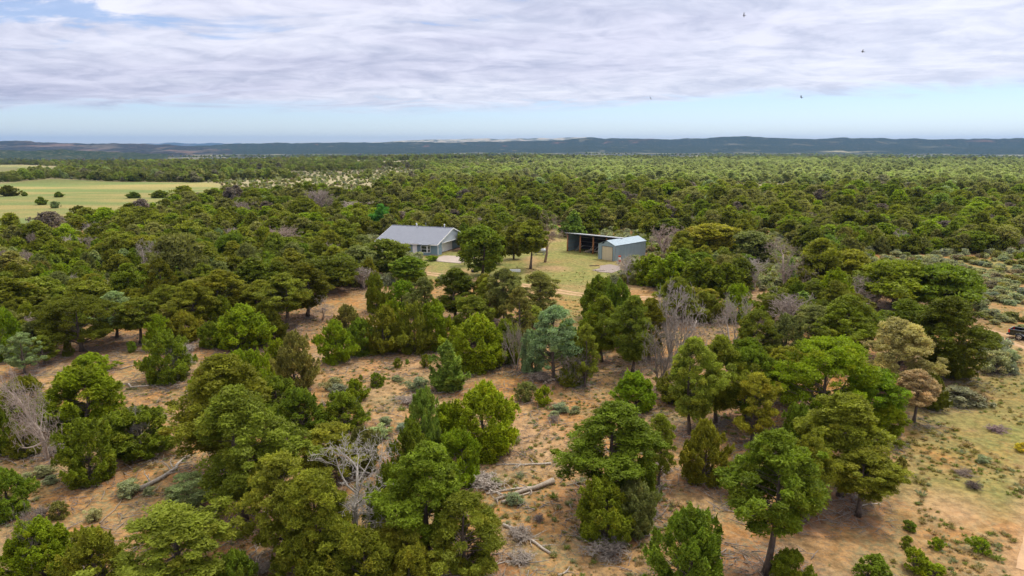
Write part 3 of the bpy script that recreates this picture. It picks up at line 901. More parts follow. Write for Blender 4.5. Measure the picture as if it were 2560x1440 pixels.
w.box(-1.3, -t_, 2.4 - t_, 2.4, 0, 2.5)                          # return into the recess
w.box(-1.3 - t_, -1.3, 2.4 - t_, 4.4, 0, 2.5); w.box(-1.3 - t_, -1.3, 10.2, HD - t_, 0, 2.5); w.box(-1.3 - t_, -1.3, 4.4, 10.2, 2.25, 2.5)
w.build('wall', M_WALL, house)
gb = MB()
gb.prism([(0, 2.4, 2.5), (0, HD, 2.5), (0, HD, roof_z(HD) - .03), (0, HD / 2, RZ - .03), (0, 2.4, roof_z(2.4) - .03)], (-t_, 0, 0))
gb.box(-1.3, -t_ - .002, 2.4, HD - .4, 2.5, 2.58)
gb.build('gable', M_GABLE, house)
tb = MB(); tb.box(-.02, .035, 2.4, HD, 2.42, 2.56); tb.build('gable_trim', M_WHITE, house)
rf = MB(); ov = 0.35
for sgn in (0, 1):
    y0 = -0.45 if sgn == 0 else HD + 0.45
    rf.prism([(-HL - ov, y0, roof_z(y0)), (-HL - ov, HD / 2, RZ), (-HL - ov, HD / 2, RZ + .09), (-HL - ov, y0, roof_z(y0) + .09)], (HL + 2 * ov, 0, 0))
rf.box(-HL - ov, ov, HD / 2 - .14, HD / 2 + .14, RZ + .075, RZ + .12)
roof = rf.build('roof', M_ROOF, house)
for vx, hgt, r_ in ((-9.6, .75, .12), (-8.9, .55, .09), (-2.2, .8, .12), (-7.1, 0.9, .05)):
    yv = HD / 2 + (.5 if hgt > .6 else -.5)
    zb = roof_z(yv)
    v = MB().tube([(vx, yv, zb - .1), (vx, yv, zb + hgt)], [r_, r_], 10).tube([(vx, yv, zb + hgt), (vx, yv, zb + hgt + .12)], [r_ * 1.7, r_ * 1.4], 10)
    v.build('roof_vent', M_WHITE if r_ > .06 else M_TANK, roof)
fs = MB()
for s0 in (-0.45, HD + 0.45):
    fs.prism([(ov, s0, roof_z(s0) - .16), (ov, HD / 2, RZ - .16), (ov, HD / 2, RZ + .10), (ov, s0, roof_z(s0) + .10)], (.04, 0, 0))
    fs.prism([(-HL - ov, s0, roof_z(s0) - .16), (-HL - ov, HD / 2, RZ - .16), (-HL - ov, HD / 2, RZ + .10), (-HL - ov, s0, roof_z(s0) + .10)], (-.04, 0, 0))
fs.box(-HL - ov, ov, -.49, -.45, EZ - .16, EZ + .07)
fs.build('fascia', M_WHITE, house)


def win(parent, x0, x1, z0, z1, y, panes=1, M=None, split=True):
    f = MB(); b = .09
    for a in ((x0 - b, x1 + b, z0 - b, z0), (x0 - b, x1 + b, z1, z1 + b), (x0 - b, x0, z0, z1), (x1, x1 + b, z0, z1)):
        f.box(a[0], a[1], y - .05, y + .01, a[2], a[3], M)
    if split: f.box(x0, x1, y - .042, y + .008, (z0 + z1) / 2 - .035, (z0 + z1) / 2 + .035, M)
    for k in range(1, panes):
        xx = x0 + (x1 - x0) * k / panes; f.box(xx - .03, xx + .03, y - .046, y + .006, z0, z1, M)
    o = f.build('window', M_WHITE, parent)
    MB().box(x0, x1, y - .02, y - .004, z0, z1, M).build('pane', M_GLASS, o)
    return o


def lx(u, v, z):                                     # house x of a pixel on the front wall plane
    r = ray(u, v); o = np.array([0, 0, CAMH]); n_ = np.array([hb[0], hb[1], 0]); t = ((np.array([org[0], org[1], 0]) - o) @ n_) / (r @ n_)
    p = o + r * t; d_ = p[:2] - org; return float(d_ @ (e / np.linalg.norm(e))), float(p[2] - hz(*org))
xa, _ = lx(1055.6, 623, 1); xb, _ = lx(1070.4, 623, 1); xc, _ = lx(1079.4, 623, 1)
bw = xb - xa; bc = (xc - xb)
bay = MB()
x0b = xa - bw * .45; x1b = xb + .1; yb = -.62
bay.prism([(xa - .55, 0, 0), (xa - .02, yb, 0), (xb + .05, yb, 0), (xb + .6, 0, 0)][::-1], (0, 0, EZ - .05))
bayo = bay.build('bay_window', M_WALL, house)
win(bayo, xa + .1, xb - .08, .75, 2.1, yb - .001)
an = math.atan2(-yb, .55)
Mr = Matrix.Translation((xb + .05, yb, 0)) @ Matrix.Rotation(an, 4, 'Z')
win(bayo, .13, .70, .75, 2.1, -.012, M=Mr)
br_ = MB(); br_.prism([(xa - .95, -.42, EZ + .02), (xa - .3, yb - .45, EZ - .07), (xb + .3, yb - .45, EZ - .07), (xb + .95, -.42, EZ + .02), (xb + .1, 1.3, EZ + .66), (xa + .2, 1.3, EZ + .66)], (0, 0, .1))
br_.build('bay_roof', M_ROOF, bayo)
xd, _ = lx(1013, 623, 1); xe, _ = lx(1021.5, 623, 1)
win(house, xd, xe, 1.0, 2.05, -.001)
xf, _ = lx(1033, 623, 1); xg, _ = lx(1041.5, 623, 1)
dr = MB(); dr.box(xf - .12, xg + .12, -.05, 0, 0.05, 2.2); dr.box(xf, xg, -.075, -.05, .1, 2.1); dro = dr.build('front_door', M_WHITE, house)
MB().box(xg - .2, xg - .12, -.12, -.075, 1.0, 1.1).build('handle', M_TANK, dro)
win(house, -12.2, -11.0, 1.0, 2.05, -.001); win(house, -14.3, -13.4, 1.0, 2.05, -.001)
gd = MB(); gd.box(-1.29, -1.24, 4.4, 10.2, 0.02, 2.25)
for k in range(1, 4): gd.box(-1.238, -1.23, 4.4, 10.2, k * .56 - .012, k * .56 + .012)
gd.build('garage_door', M_WHITE, house)
MB().box(-HL, 0, -.02, 0.02, 0, .22).build('plinth', M_CONC, house)
MB().box(.002, .12, .3, .42, .2, roof_z(.4) - .2).build('downpipe', M_WHITE, house)

hM = Matrix.Translation((org[0], org[1], 0)) @ Matrix.Rotation(th, 4, 'Z')
PLACED += [(float((hM @ Vector((x, y, 0))).x), float((hM @ Vector((x, y, 0))).y), 4.5) for x in (-2, -6, -10, -14) for y in (3, 8, 13)]
# concrete apron in front of the garage door
pad = MB(); pts = [P(1067, 651), P(1109, 639), P(1150, 640), P(1190, 643.5), P(1150.7, 658.5)]
pz = float(hz(*pts[0][:2])) + 0.02
pad.prism([(p[0], p[1], pz - .12) for p in pts][::-1], (0, 0, .16)); o = pad.build('driveway_slab', M_CONC); tag(o, 'pale concrete apron in front of the white garage door', 'slab', kind='structure')

# --- the steel garage beside the pole barn
FL = P(1494.8, 646.8); FR = P(1536.8, 652.0)
sdir = np.array([.735, .678]); fdir = (FR - FL)[:2]; fw = 4.5; fdir = np.array([.70, -.714])
gth = math.atan2(fdir[1], fdir[0])
gar = thing('metal_garage', 'narrow blue grey steel garage with a cream roller door and pale roof', 'garage', (FR[0], FR[1], float(hz(*FR[:2]))), gth)
GL = 11.3; ez = 3.35; rz_ = 4.25
g = MB(); h2 = fw / 2
g.box(-fw, -fw + .06, 0, GL, 0, ez); g.box(-.06, 0, 0, GL, 0, ez)
for y0 in (GL - .06,):
    g.prism([(-fw + .06, y0, 0), (-.06, y0, 0), (-.06, y0, ez), (-h2, y0, rz_), (-fw + .06, y0, ez)][::-1], (0, .06, 0))
dx0, dx1, dz1 = -fw + 1.05, -.65, 2.95
g.box(-fw + .06, dx0, 0, .06, 0, ez); g.box(dx1, -.06, 0, .06, 0, ez)
g.prism([(dx0, 0, dz1), (dx1, 0, dz1), (dx1, 0, ez), (dx1 - .001, 0, ez), (-h2, 0, rz_ - .02), (dx0 + .001, 0, ez), (dx0, 0, ez)][::-1], (0, .06, 0))
g.prism([(-fw + .06, 0, ez), (dx0, 0, ez), (dx0, 0, ez + (rz_ - ez) * ((dx0 + fw) / h2))][::-1], (0, .06, 0))
g.prism([(dx1, 0, ez), (-.06, 0, ez), (dx1, 0, ez + (rz_ - ez) * (-dx1 / h2))][::-1], (0, .06, 0))
g.build('wall', M_STEELW, gar)
r_ = MB()
for s in (0, 1):
    xe_ = .12 if s else -fw - .12; zz_ = ez - .05
    r_.prism([(xe_, -.12, zz_), (-h2, -.12, rz_ + .0), (-h2, -.12, rz_ + .05), (xe_, -.12, zz_ + .05)], (0, GL + .24, 0))
r_.build('roof', M_STEELR, gar)
tr_ = MB(); tr_.box(-.05, .025, -.03, .05, 0, ez - .06); tr_.box(-fw - .025, -fw + .05, -.03, .05, 0, ez - .06); tr_.build('corner_trim', M_TANK, gar)
dd = MB(); dd.box(dx0, dx1, .03, .055, .03, dz1)
for k in range(1, 9): dd.box(dx0, dx1, .018, .03, k * .33 - .012, k * .33 + .012)
dd.build('roller_door', M_CREAM, gar)
df = MB(); df.box(dx0 - .08, dx0, -.02, .0, 0, dz1 + .08); df.box(dx1, dx1 + .08, -.02, .0, 0, dz1 + .08); df.box(dx0, dx1, -.02, .0, dz1, dz1 + .08); df.build('door_frame', M_DARKROOM, gar)
for k in range(5): PLACED.append((FR[0] + sdir[0] * 2.4 * k - 1, FR[1] + sdir[1] * 2.4 * k + 1, 3.6))

# --- the open pole barn behind it
A = P(1418.8, 626.6); B = P(1482.6, 634.0)
bd = (B - A)[:2]; bay_w = float(np.linalg.norm(bd)) / 2; bth = math.atan2(bd[1], bd[0])
barn = thing('pole_barn', 'open fronted shed on reddish log posts under a sloping metal roof', 'barn', (A[0], A[1], float(hz(*A[:2]))), bth)
BL = bay_w * 4.0; BD = 5.6; fz, bz = 4.25, 3.5
for k in range(5):
    q = MB(); jx = random.uniform(-.05, .05)
    q.tube([(k * bay_w, 0, -.2), (k * bay_w + jx, 0, 1.4), (k * bay_w, 0.03, fz - .15)], [.21, .18, .16], 9)
    q.build('post', M_POST, barn, True)
for k in range(5):
    MB().tube([(k * bay_w, BD - .12, -.2), (k * bay_w, BD - .12, bz - .1)], [.15, .13], 7).build('post', M_POST, barn, True)
MB().box(-.06, BL + .06, BD, BD + .05, 0, bz).build('back_wall', simple('shade_dark_boards', (.035, .03, .028), .9, var=.3), barn)  # shade inside the barn is painted into these near-black boards
q = MB(); q.prism([(-.12, .1, 0), (-.12, BD, 0), (-.12, BD, bz), (-.12, .1, fz - .1)], (.04, 0, 0)); q.prism([(BL + .08, .1, 0), (BL + .08, BD, 0), (BL + .08, BD, bz), (BL + .08, .1, fz - .1)], (.04, 0, 0))
q.build('wall', M_STEELW, barn)
q = MB()
for z_ in (.7, 1.7, 2.7): q.box(-.078, -.02, .15, BD - .05, z_, z_ + .09)
for z_ in (.7, 1.7, 2.7): q.box(0, BL, BD - .09, BD - .002, z_ , z_ + .09)
q.build('girt', M_BOARD, barn)
q = MB(); q.prism([(-.5, -.6, fz + .06), (-.5, BD + .4, bz - .02), (-.5, BD + .4, bz + .04), (-.5, -.6, fz + .12)], (BL + 1.0, 0, 0)); q.build('roof', M_STEELR2, barn)
q = MB(); q.box(-.5, BL + .5, -.6, -.56, fz - .16, fz + .055); q.build('fascia', M_DARKROOM, barn)
q = MB()
for k in range(5):
    q.prism([(k * bay_w - .06, 0.2, fz - .25), (k * bay_w - .06, BD, bz - .27), (k * bay_w - .06, BD, bz - .05), (k * bay_w - .06, 0.2, fz - .02)], (.12, 0, 0))
q.build('rafter', M_BOARD, barn)
bM = Matrix.Translation((A[0], A[1], float(hz(*A[:2])))) @ Matrix.Rotation(bth, 4, 'Z')
for k in range(5): p_ = bM @ Vector((k * bay_w, 3, 0)); PLACED.append((p_.x, p_.y, 4.0))


def at_barn(x, y, z=0): p = bM @ Vector((x, y, z)); return (p.x, p.y, p.z)
# junk stored under the barn roof
rj = random.Random(5)
for k in range(9):
    L = rj.uniform(1.4, 2.6); x_ = rj.uniform(.6, 1.5) + (k > 5) * 3.2
    q = MB(); q.box(-.1, .1, -.02, .02, 0, L)
    o = q.build('plank', M_BOARD if k % 2 else M_STEELR2)
    o.location = at_barn(x_ + k * .1, 1.4 + .25 * k % 2, .03); o.rotation_euler = (R(rj.uniform(35, 58)), R(rj.uniform(-12, 12)), bth + R(rj.uniform(70, 120)))
    tag(o, 'loose board leaning in the heap under the barn roof', 'board', 'boards heaped under the barn roof')
for k in range(8):
    r0 = rj.uniform(.25, .42)
    q = MB(); n = 14; ring = []
    for i in range(n):
        a0 = 2 * math.pi * i / n
        ring.append((math.cos(a0) * r0, math.sin(a0) * r0, 0.1))
    q.tube(ring + ring[:1], [.09] * (n + 1), 7, False)
    o = q.build('tyre', M_BLACK, None, True); o.location = at_barn(bay_w + rj.uniform(.6, 3.0), rj.uniform(.8, 2.6), .03 + .19 * (k // 3)); tag(o, 'old tyre lying among the junk in the open barn', 'tyre', 'tyres in the open barn')
for k in range(6):
    q = MB(); q.tube([(0, 0, 0), (0, 0, .85)], [.29, .29], 12); 
    for z_ in (.02, .28, .57, .83): q.tube([(0, 0, z_ - .015), (0, 0, z_ + .015)], [.305, .305], 12)
    o = q.build('oil_drum', M_RUST if k % 2 else M_TANK); o.location = at_barn(bay_w * 2 + .6 + .66 * (k % 3), 1.6 + .68 * (k // 3), 0.03); tag(o, ('rusty' if k % 2 else 'grey') + ' drum standing inside the open barn', 'drum', ('rusty' if k % 2 else 'grey') + ' drums in the barn')
for k in range(8):
    q = MB(); q.tube([(0, 0, 0), (rj.uniform(1.4, 2.4), 0, rj.uniform(.2, .9))], [.08, .06], 6)
    o = q.build('firewood_log', M_DEAD); o.color = (.9, .8, .7, 1); o.location = at_barn(bay_w + .5 + k * .28, .7 + .2 * (k % 3), .1 + .12 * (k % 3)); o.rotation_euler = (0, 0, bth + rj.uniform(-.6, .6)); tag(o, 'grey pole thrown on the junk behind the barn posts', 'log', 'poles in the open barn')

# --- small things in the yard
tk = P(1350, 635); tkz = float(hz(*tk[:2]))
t = thing('gas_tank', 'silver grey cylindrical gas tank on legs behind a tree trunk', 'tank', (tk[0], tk[1], tkz), R(-12))
q = MB(); Lt = 3.0; pr = [(-Lt / 2, .05), (-Lt / 2 + .12, .35), (-Lt / 2 + .35, .52), (-Lt / 2 + .6, .56), (Lt / 2 - .6, .56), (Lt / 2 - .35, .52), (Lt / 2 - .12, .35), (Lt / 2, .05)]
q.tube([(a, 0, .95) for a, _ in pr], [b for _, b in pr], 16); q.build('tank_body', M_TANK, t, True)
for s in (-.9, .9):
    q = MB(); q.box(s - .06, s + .06, -.45, .45, 0, .5); q.build('leg', M_TANK, t)
q = MB(); q.tube([(0, 0, 1.45), (0, 0, 1.72)], [.2, .19], 12); q.build('valve_dome', M_TANK, t)

wb = P(1288, 682); t = thing('water_trough', 'long white trough lying on the grass beside the yard trees', 'trough', (wb[0], wb[1], float(hz(*wb[:2]))), R(8))
q = MB(); q.box(-1.0, 1.0, -.3, .3, .05, .1); q.box(-1.0, 1.0, -.3, -.25, .1, .5); q.box(-1.0, 1.0, .25, .3, .1, .5); q.box(-1.0, -.95, -.25, .25, .1, .5); q.box(.95, 1.0, -.25, .25, .1, .5); q.build('basin', M_WHITE, t)
for s in (-.8, .8): MB().box(s - .05, s + .05, -.28, .28, 0, .05).build('foot', M_WHITE, t)

bk = P(1187, 681); q = MB(); ring = [(math.cos(a) * .55, math.sin(a) * .55, .22) for a in np.linspace(0, 2 * math.pi, 17)]
q.tube(ring, [.2] * 17, 8, False); o = q.build('tractor_tyre', M_BLACK, None, True); o.location = (bk[0], bk[1], float(hz(*bk[:2]))); tag(o, 'big black tyre lying under the large dark tree by the house', 'tyre')

rp = P(1549, 653); t = thing('fuel_pump', 'old red and white fuel pump beside the steel garage wall', 'pump', (rp[0], rp[1], float(hz(*rp[:2]))), R(-20))
q = MB(); q.box(-.25, .25, -.2, .2, 0, .45); q.box(-.25, .25, -.2, .2, 1.0, 1.35); q.build('housing', M_RED, t)
q = MB(); q.box(-.245, .245, -.195, .195, .45, 1.0); q.build('front_panel', M_WHITE, t)
q = MB(); q.tube([(.3, -.1, 1.1), (.42, -.12, .7), (.38, -.12, .3), (.29, -.1, .6)], [.025] * 4, 6); q.build('hose', M_BLACK, t)

gp = [P(1470 + 30, 671), P(1500, 664), P(1525, 660), P(1548, 664), P(1552, 676), P(1530, 683), P(1500, 681), P(1480, 676)]
o = MB().prism([(p[0], p[1], float(hz(*p[:2])) - .1) for p in gp][::-1], (0, 0, .16)).build('gravel_pad', M_GRAVEL); tag(o, 'grey gravel pad on the grass in front of the steel garage', 'gravel', kind='structure')
sl = P(1500, 677); o = MB().box(-.9, .9, -.5, .5, 0, .14).build('stone_slab', M_GRAVEL, None, bevel=.02); o.location = (sl[0], sl[1], float(hz(*sl[:2])) + .04); o.rotation_euler = (R(4), 0, .3); tag(o, 'flat grey slab tilted at the front of the gravel pad', 'slab')
sl = P(1486, 665); o = MB().tube([(-1, 0, .1), (1, .3, .12)], [.09, .08], 6).build('timber_pole', M_BARK); o.location = (sl[0], sl[1], float(hz(*sl[:2]))); tag(o, 'dark timber lying at the back of the gravel pad', 'timber')

# --- pickup truck on the track
M_CAR = simple('black_car_paint', (0.008, 0.009, 0.011), 0.22, 0.0, var=0.1, spec=0.5, coat=0.6)
M_RIM = simple('alloy', (0.55, 0.56, 0.58), 0.3, 0.8, var=0.1)
M_TL = simple('red_lens', (0.55, 0.02, 0.01), 0.15, var=0.1)
M_GREY = simple('grey_plastic', (0.05, 0.05, 0.055), 0.6)
WH = P(2548, 851); tdir = np.array([.62, -.785]); tth = math.atan2(tdir[1], tdir[0])
# local: x forward from the tail, y to the left of the truck; the visible side is the right-hand one
tl = np.array([WH[0], WH[1]]) - tdir * 1.25 + np.array([-tdir[1], tdir[0]]) * 0.92
truck = thing('pickup_truck', 'black pickup truck on the dirt track, cut by the edge of the picture', 'truck', (tl[0], tl[1], float(hz(*tl))), tth)
q = MB(); ww = .97
side = [(0, .62), (0.02, 1.28), (1.85, 1.30), (1.86, 1.34), (3.0, 1.36), (4.1, 1.34), (5.35, 1.22), (5.62, 1.05), (5.66, .55), (5.0, .45), (4.95, .75), (4.75, .95), (4.4, 1.0), (4.05, .95), (3.85, .75), (3.8, .42), (1.75, .42), (1.7, .75), (1.5, .95), (1.2, 1.0), (.9, .95), (.7, .75), (.62, .5), (.1, .5)]
for s in (-1, 1):
    q.prism([(x, s * ww, z) for x, z in side], (0, -s * .14, 0))
q.box(0.05, 1.84, -.83, .83, .55, .62); q.box(1.8, 1.86, -.83, .83, .62, 1.34); q.box(3.9, 5.3, -.83, .83, 1.15, 1.31); q.box(5.5, 5.66, -.83, .83, .5, 1.1); q.box(3.8, 3.9, -.83, .83, .5, 1.34); q.box(1.86, 3.8, -.83, .83, .42, .5)
q.build('body', M_CAR, truck, bevel=.02)
MB().box(-.03, .05, -.83, .83, .62, 1.28).build('tailgate', M_CAR, truck, bevel=.01)
q = MB(); q.prism([(1.9, -.8, 1.345), (2.15, -.7, 1.9), (3.35, -.7, 1.92), (4.05, -.8, 1.345)], (0, 1.5, 0)); q.build('cab', M_CAR, truck, bevel=.03)
for s in (-1, 1):
    y0 = -.83 if s < 0 else .73
    o = MB().prism([(2.15, y0, 1.40), (2.3, y0 + .03, 1.82), (3.3, y0 + .03, 1.84), (3.8, y0, 1.40)], (0, .02, 0)).build('side_window', M_GLASS, truck)
MB().prism([(1.90, -.62, 1.42), (1.90, .62, 1.42), (2.06, .6, 1.84), (2.06, -.6, 1.84)], (-.02, 0, 0)).build('rear_window', M_GLASS, truck)
for s in (-1, 1):
    MB().box(-.035, .14, s * .975 - (.0 if s < 0 else .15), s * .975 + (.15 if s < 0 else 0), .85, 1.24).build('tail_light', M_TL, truck)
MB().box(-.2, .0, -.93, .93, .5, .68).build('bumper', M_GREY, truck, bevel=.02)
for x in (1.2, 4.4):
    for s in (-1, 1):
        n = 20; y = s * .86
        q = MB(); q.tube([(x, y - .13, .40), (x, y - .12, .40), (x, y + .12, .40), (x, y + .13, .40)], [.34, .40, .40, .34], 22); wh = q.build('wheel', M_BLACK, truck, True)
        q = MB(); yo = y + s * .131; q.tube([(x, yo - s * .01, .40), (x, yo + s * .012, .40)], [.27, .25], 20)
        q.build('rim', M_RIM, wh)
        q = MB()
        for k in range(5):
            a0 = k * 2 * math.pi / 5 + .3
            c_, s_ = math.cos(a0), math.sin(a0)
            q.prism([(x + c_ * .1 - s_ * .045, yo + s * .013, .4 + s_ * .1 + c_ * .045), (x + c_ * .22 - s_ * .075, yo + s * .013, .4 + s_ * .22 + c_ * .075), (x + c_ * .22 + s_ * .075, yo + s * .013, .4 + s_ * .22 - c_ * .075), (x + c_ * .1 + s_ * .045, yo + s * .013, .4 + s_ * .1 - c_ * .045)], (0, s * .006, 0))
        q.build('rim_recess', M_BLACK, wh)

# --- birds
M_BIRD = simple('dark_feathers', (0.035, 0.03, 0.03), 0.7, var=0.2)
def bird(u, v, dist, span, roll, yaw, label, fold=0.0):
    r = ray(u, v); r = r / np.linalg.norm(r); p = np.array([0, 0, CAMH]) + r * dist
    q = MB(); s = span / 2
    prof = [(-.28, .01), (-.2, .045), (-.05, .07), (.1, .065), (.2, .04), (.26, .035), (.32, .01)]
    q.tube([(0, a * span * .8, 0) for a, _ in prof], [b * span for _, b in prof], 8)
    body = q
    root = body.build('bird', M_BIRD, None, True)
    for sg in (-1, 1):
        wg = MB(); top = []; bot = []
        for k in range(7):
            t = k / 6; x = sg * s * t * (1 - .25 * fold); z = s * (.16 * t + .08 * math.sin(t * 3.1)) - fold * s * .3 * t * t
            ch = span * (.16 - .03 * t) * (1 if t < .85 else .55); y = span * (.06 * math.sin(t * 2.6) - .05 * t - .12 * fold * t)
            top.append((x, y + ch * .45, z)); bot.append((x, y - ch * .55, z))
        for k in range(6):
            wg.prism([top[k], top[k + 1], bot[k + 1], bot[k]], (0, 0, span * .012))
        for k in range(4):
            wg.prism([(sg * s * .93, -span * (.06 - .03 * k), s * .2 - fold * s * .25), (sg * s * (1.10 - .02 * k), -span * (.07 - .045 * k), s * .24 - fold * s * .3), (sg * s * .93, -span * (.045 - .03 * k), s * .2 - fold * s * .25)], (0, 0, span * .008))
        wg.build('wing', M_BIRD, root)
    tl_ = MB().prism([(-span * .03, -span * .2, 0), (span * .03, -span * .2, 0), (span * .07, -span * .36, .01), (-span * .07, -span * .36, .01)], (0, 0, span * .01)); tl_.build('tail', M_BIRD, root)
    root.location = p; root.rotation_euler = (R(12), R(roll), R(yaw)); tag(root, label, 'bird', 'birds soaring over the woodland')
bird(1860, 38, 190, 1.35, 42, 70, 'dark bird banking steeply, highest of the four in the sky')
bird(2157, 129, 170, 1.35, -35, 60, 'dark broad winged bird gliding over the eastern woods')
bird(1626, 245, 170, 1.1, 60, 20, 'small black bird with half folded wings, lowest and darkest', 0.9)
bird(2003, 243, 230, 1.6, 30, 60, 'faint slim bird gliding just at the cloud edge')

# ------------------------------------------------------------------ fallen wood
def fallen(u0, v0, u1, v1, r0, r1, label, nb=4, bl=1.2, tone=(1, 1, 1), seed=0, bend=0.15, name='fallen_log', lift=0.0):
    g = random.Random(seed); a = G(u0, v0); b = G(u1, v1)
    a = Vector(a); b = Vector(b); d = b - a; L = d.length
    side = Vector((-d.y, d.x, 0)).normalized()
    pts = [Vector((0, 0, r0))]
    for k in range(1, 7):
        t = k / 6; p = d * t + side * (math.sin(t * 3.1 + seed) * bend * L * 0.4 + g.uniform(-.04, .04) * L * 0.3)
        zz = float(hz(a.x + p.x, a.y + p.y)) - a.z + (r0 + (r1 - r0) * t) + lift * math.sin(t * math.pi)
        pts.append(Vector((p.x, p.y, zz)))
    rad = [r0 + (r1 - r0) * k / 6 for k in range(7)]
    rad[0] *= 1.25
    o = MB().tube(pts, rad, 8).build(name, M_DEAD, None, True)
    o.location = a; o.color = (*tone, 1)
    for k in range(nb):
        t = g.uniform(.25, 1.0); i = min(5, int(t * 6)); p = pts[i].lerp(pts[i + 1], t * 6 - i)
        sg = g.choice((-1, 1)); dd = (side * sg * g.uniform(.6, 1.2) + d.normalized() * g.uniform(.2, .9) + Vector((0, 0, g.uniform(-.1, .55)))).normalized()
        q = MB(); l_ = bl * g.uniform(.5, 1.2); rr = rad[i] * g.uniform(.3, .5)
        p1 = p + dd * l_ * .5 + Vector((g.uniform(-.1, .1), g.uniform(-.1, .1), 0)); p2 = p1 + (dd + Vector((g.uniform(-.5, .5), g.uniform(-.5, .5), -.1))).normalized() * l_ * .5
        q.tube([p, p1, p2], [rr, rr * .7, rr * .3], 5)
        for _ in range(3):
            s_ = p.lerp(p2, g.uniform(.4, .9)); q.tube([s_, s_ + (dd + Vector((g.uniform(-1, 1), g.uniform(-1, 1), g.uniform(0, .6)))).normalized() * l_ * .35], [rr * .4, rr * .15], 4)
        c = q.build('branch', M_DEAD, o, True); c.color = (*tone, 1)
    tag(o, label, 'log')
    return o


fallen(348, 1228, 440, 1172, .17, .12, 'long grey fallen trunk lying below the dense dark green juniper', 5, 1.3, (.8, .78, .76), 3)
fallen(440, 1172, 470, 1140, .12, .05, 'upper forked end of the long grey fallen trunk', 4, 1.0, (.8, .78, .76), 13, name='fallen_bough')
fallen(322, 962, 432, 972, .09, .05, 'curved pale branch lying on the orange soil behind the rounded juniper', 4, 1.0, (1.2, 1.15, 1.1), 5, .5, 'fallen_bough')
fallen(300, 925, 350, 912, .09, .05, 'short dark branch on the soil behind the broad vivid juniper', 2, .7, (.6, .55, .5), 6, .2, 'fallen_bough')
fallen(250, 1310, 300, 1245, .05, .03, 'thin brown branch lying beside a small round sagebrush', 3, .6, (.7, .6, .5), 9, .2, 'fallen_bough')
fallen(1378, 1161, 1240, 1163, .09, .04, 'straight grey fallen trunk with upturned twigs, the upper one on the sand', 10, 1.1, (1.0, .97, .92), 7, .05)
fallen(1383, 1208, 1240, 1254, .20, .10, 'thickest fallen trunk with a torn root end, middle of the sand', 6, .9, (.85, .78, .70), 8, .05)
fallen(1330, 1222, 1215, 1235, .09, .05, 'grey fallen trunk lying behind the thickest one', 8, 1.2, (1.1, 1.06, 1.02), 10, .1)
fallen(1255, 1258, 1330, 1232, .09, .06, 'split pale trunk lying in front of the thickest one', 3, .6, (1.0, .93, .86), 12, .05)
fallen(1180, 1205, 1250, 1245, .08, .05, 'crooked white bough beside the thickest fallen trunk', 9, 1.0, (1.3, 1.28, 1.25), 11, .3, 'fallen_bough')
fallen(1258, 1316, 1382, 1382, .10, .08, 'smooth grey fallen trunk pointing down the sand, nothing growing beside it', 6, 1.1, (.95, .9, .85), 14, .12)
fallen(1466, 1335, 1492, 1372, .06, .05, 'short grey branch above the heap of twigs on the sand', 1, .5, (.8, .75, .7), 15, .2, 'fallen_bough')
fallen(1395, 1440, 1425, 1418, .06, .03, 'bent grey stick at the bottom edge of the sand', 2, .5, (.95, .92, .9), 16, .3, 'fallen_bough')
fallen(1215, 1415, 1275, 1405, .05, .03, 'thin pale stick on the sand at the bottom edge', 3, .6, (1.2, 1.15, 1.1), 17, .2, 'fallen_bough')
fallen(1300, 990, 1330, 1003, .08, .06, 'short pale log between the two bushes above the sand', 1, .4, (1.1, .95, .8), 18, .1)
fallen(1400, 940, 1500, 975, .05, .03, 'thin grey pole on the soil under the crooked pinyon', 4, .8, (1.1, 1.05, 1.0), 19, .1, 'fallen_bough')
fallen(1240, 895, 1330, 925, .05, .03, 'slim branch on bare soil behind the bright twiggy juniper', 5, .9, (1.1, 1.0, .95), 20, .1, 'fallen_bough')
fallen(690, 1110, 720, 1135, .06, .03, 'dead branch on the soil at the foot of the yellow olive pinyon', 5, .9, (1.1, 1.08, 1.05), 21, .3, 'fallen_bough')
fallen(620, 1400, 655, 1350, .05, .03, 'thin dark branch on the soil near the bottom edge', 3, .8, (.7, .62, .6), 22, .1, 'fallen_bough')
fallen(570, 905, 600, 885, .05, .03, 'small dark branch on orange soil by the ball shaped juniper', 4, .6, (.7, .62, .6), 23, .3, 'fallen_bough')
fallen(955, 905, 975, 912, .05, .03, 'small grey bough in the middle of the orange clearing', 3, .5, (.8, .78, .8), 24, .3, 'fallen_bough')
fallen(2140, 1290, 2205, 1262, .05, .03, 'curved white stick on brown needles beside the two tiered pinyon', 2, .4, (1.3, 1.25, 1.2), 25, .5, 'fallen_bough')
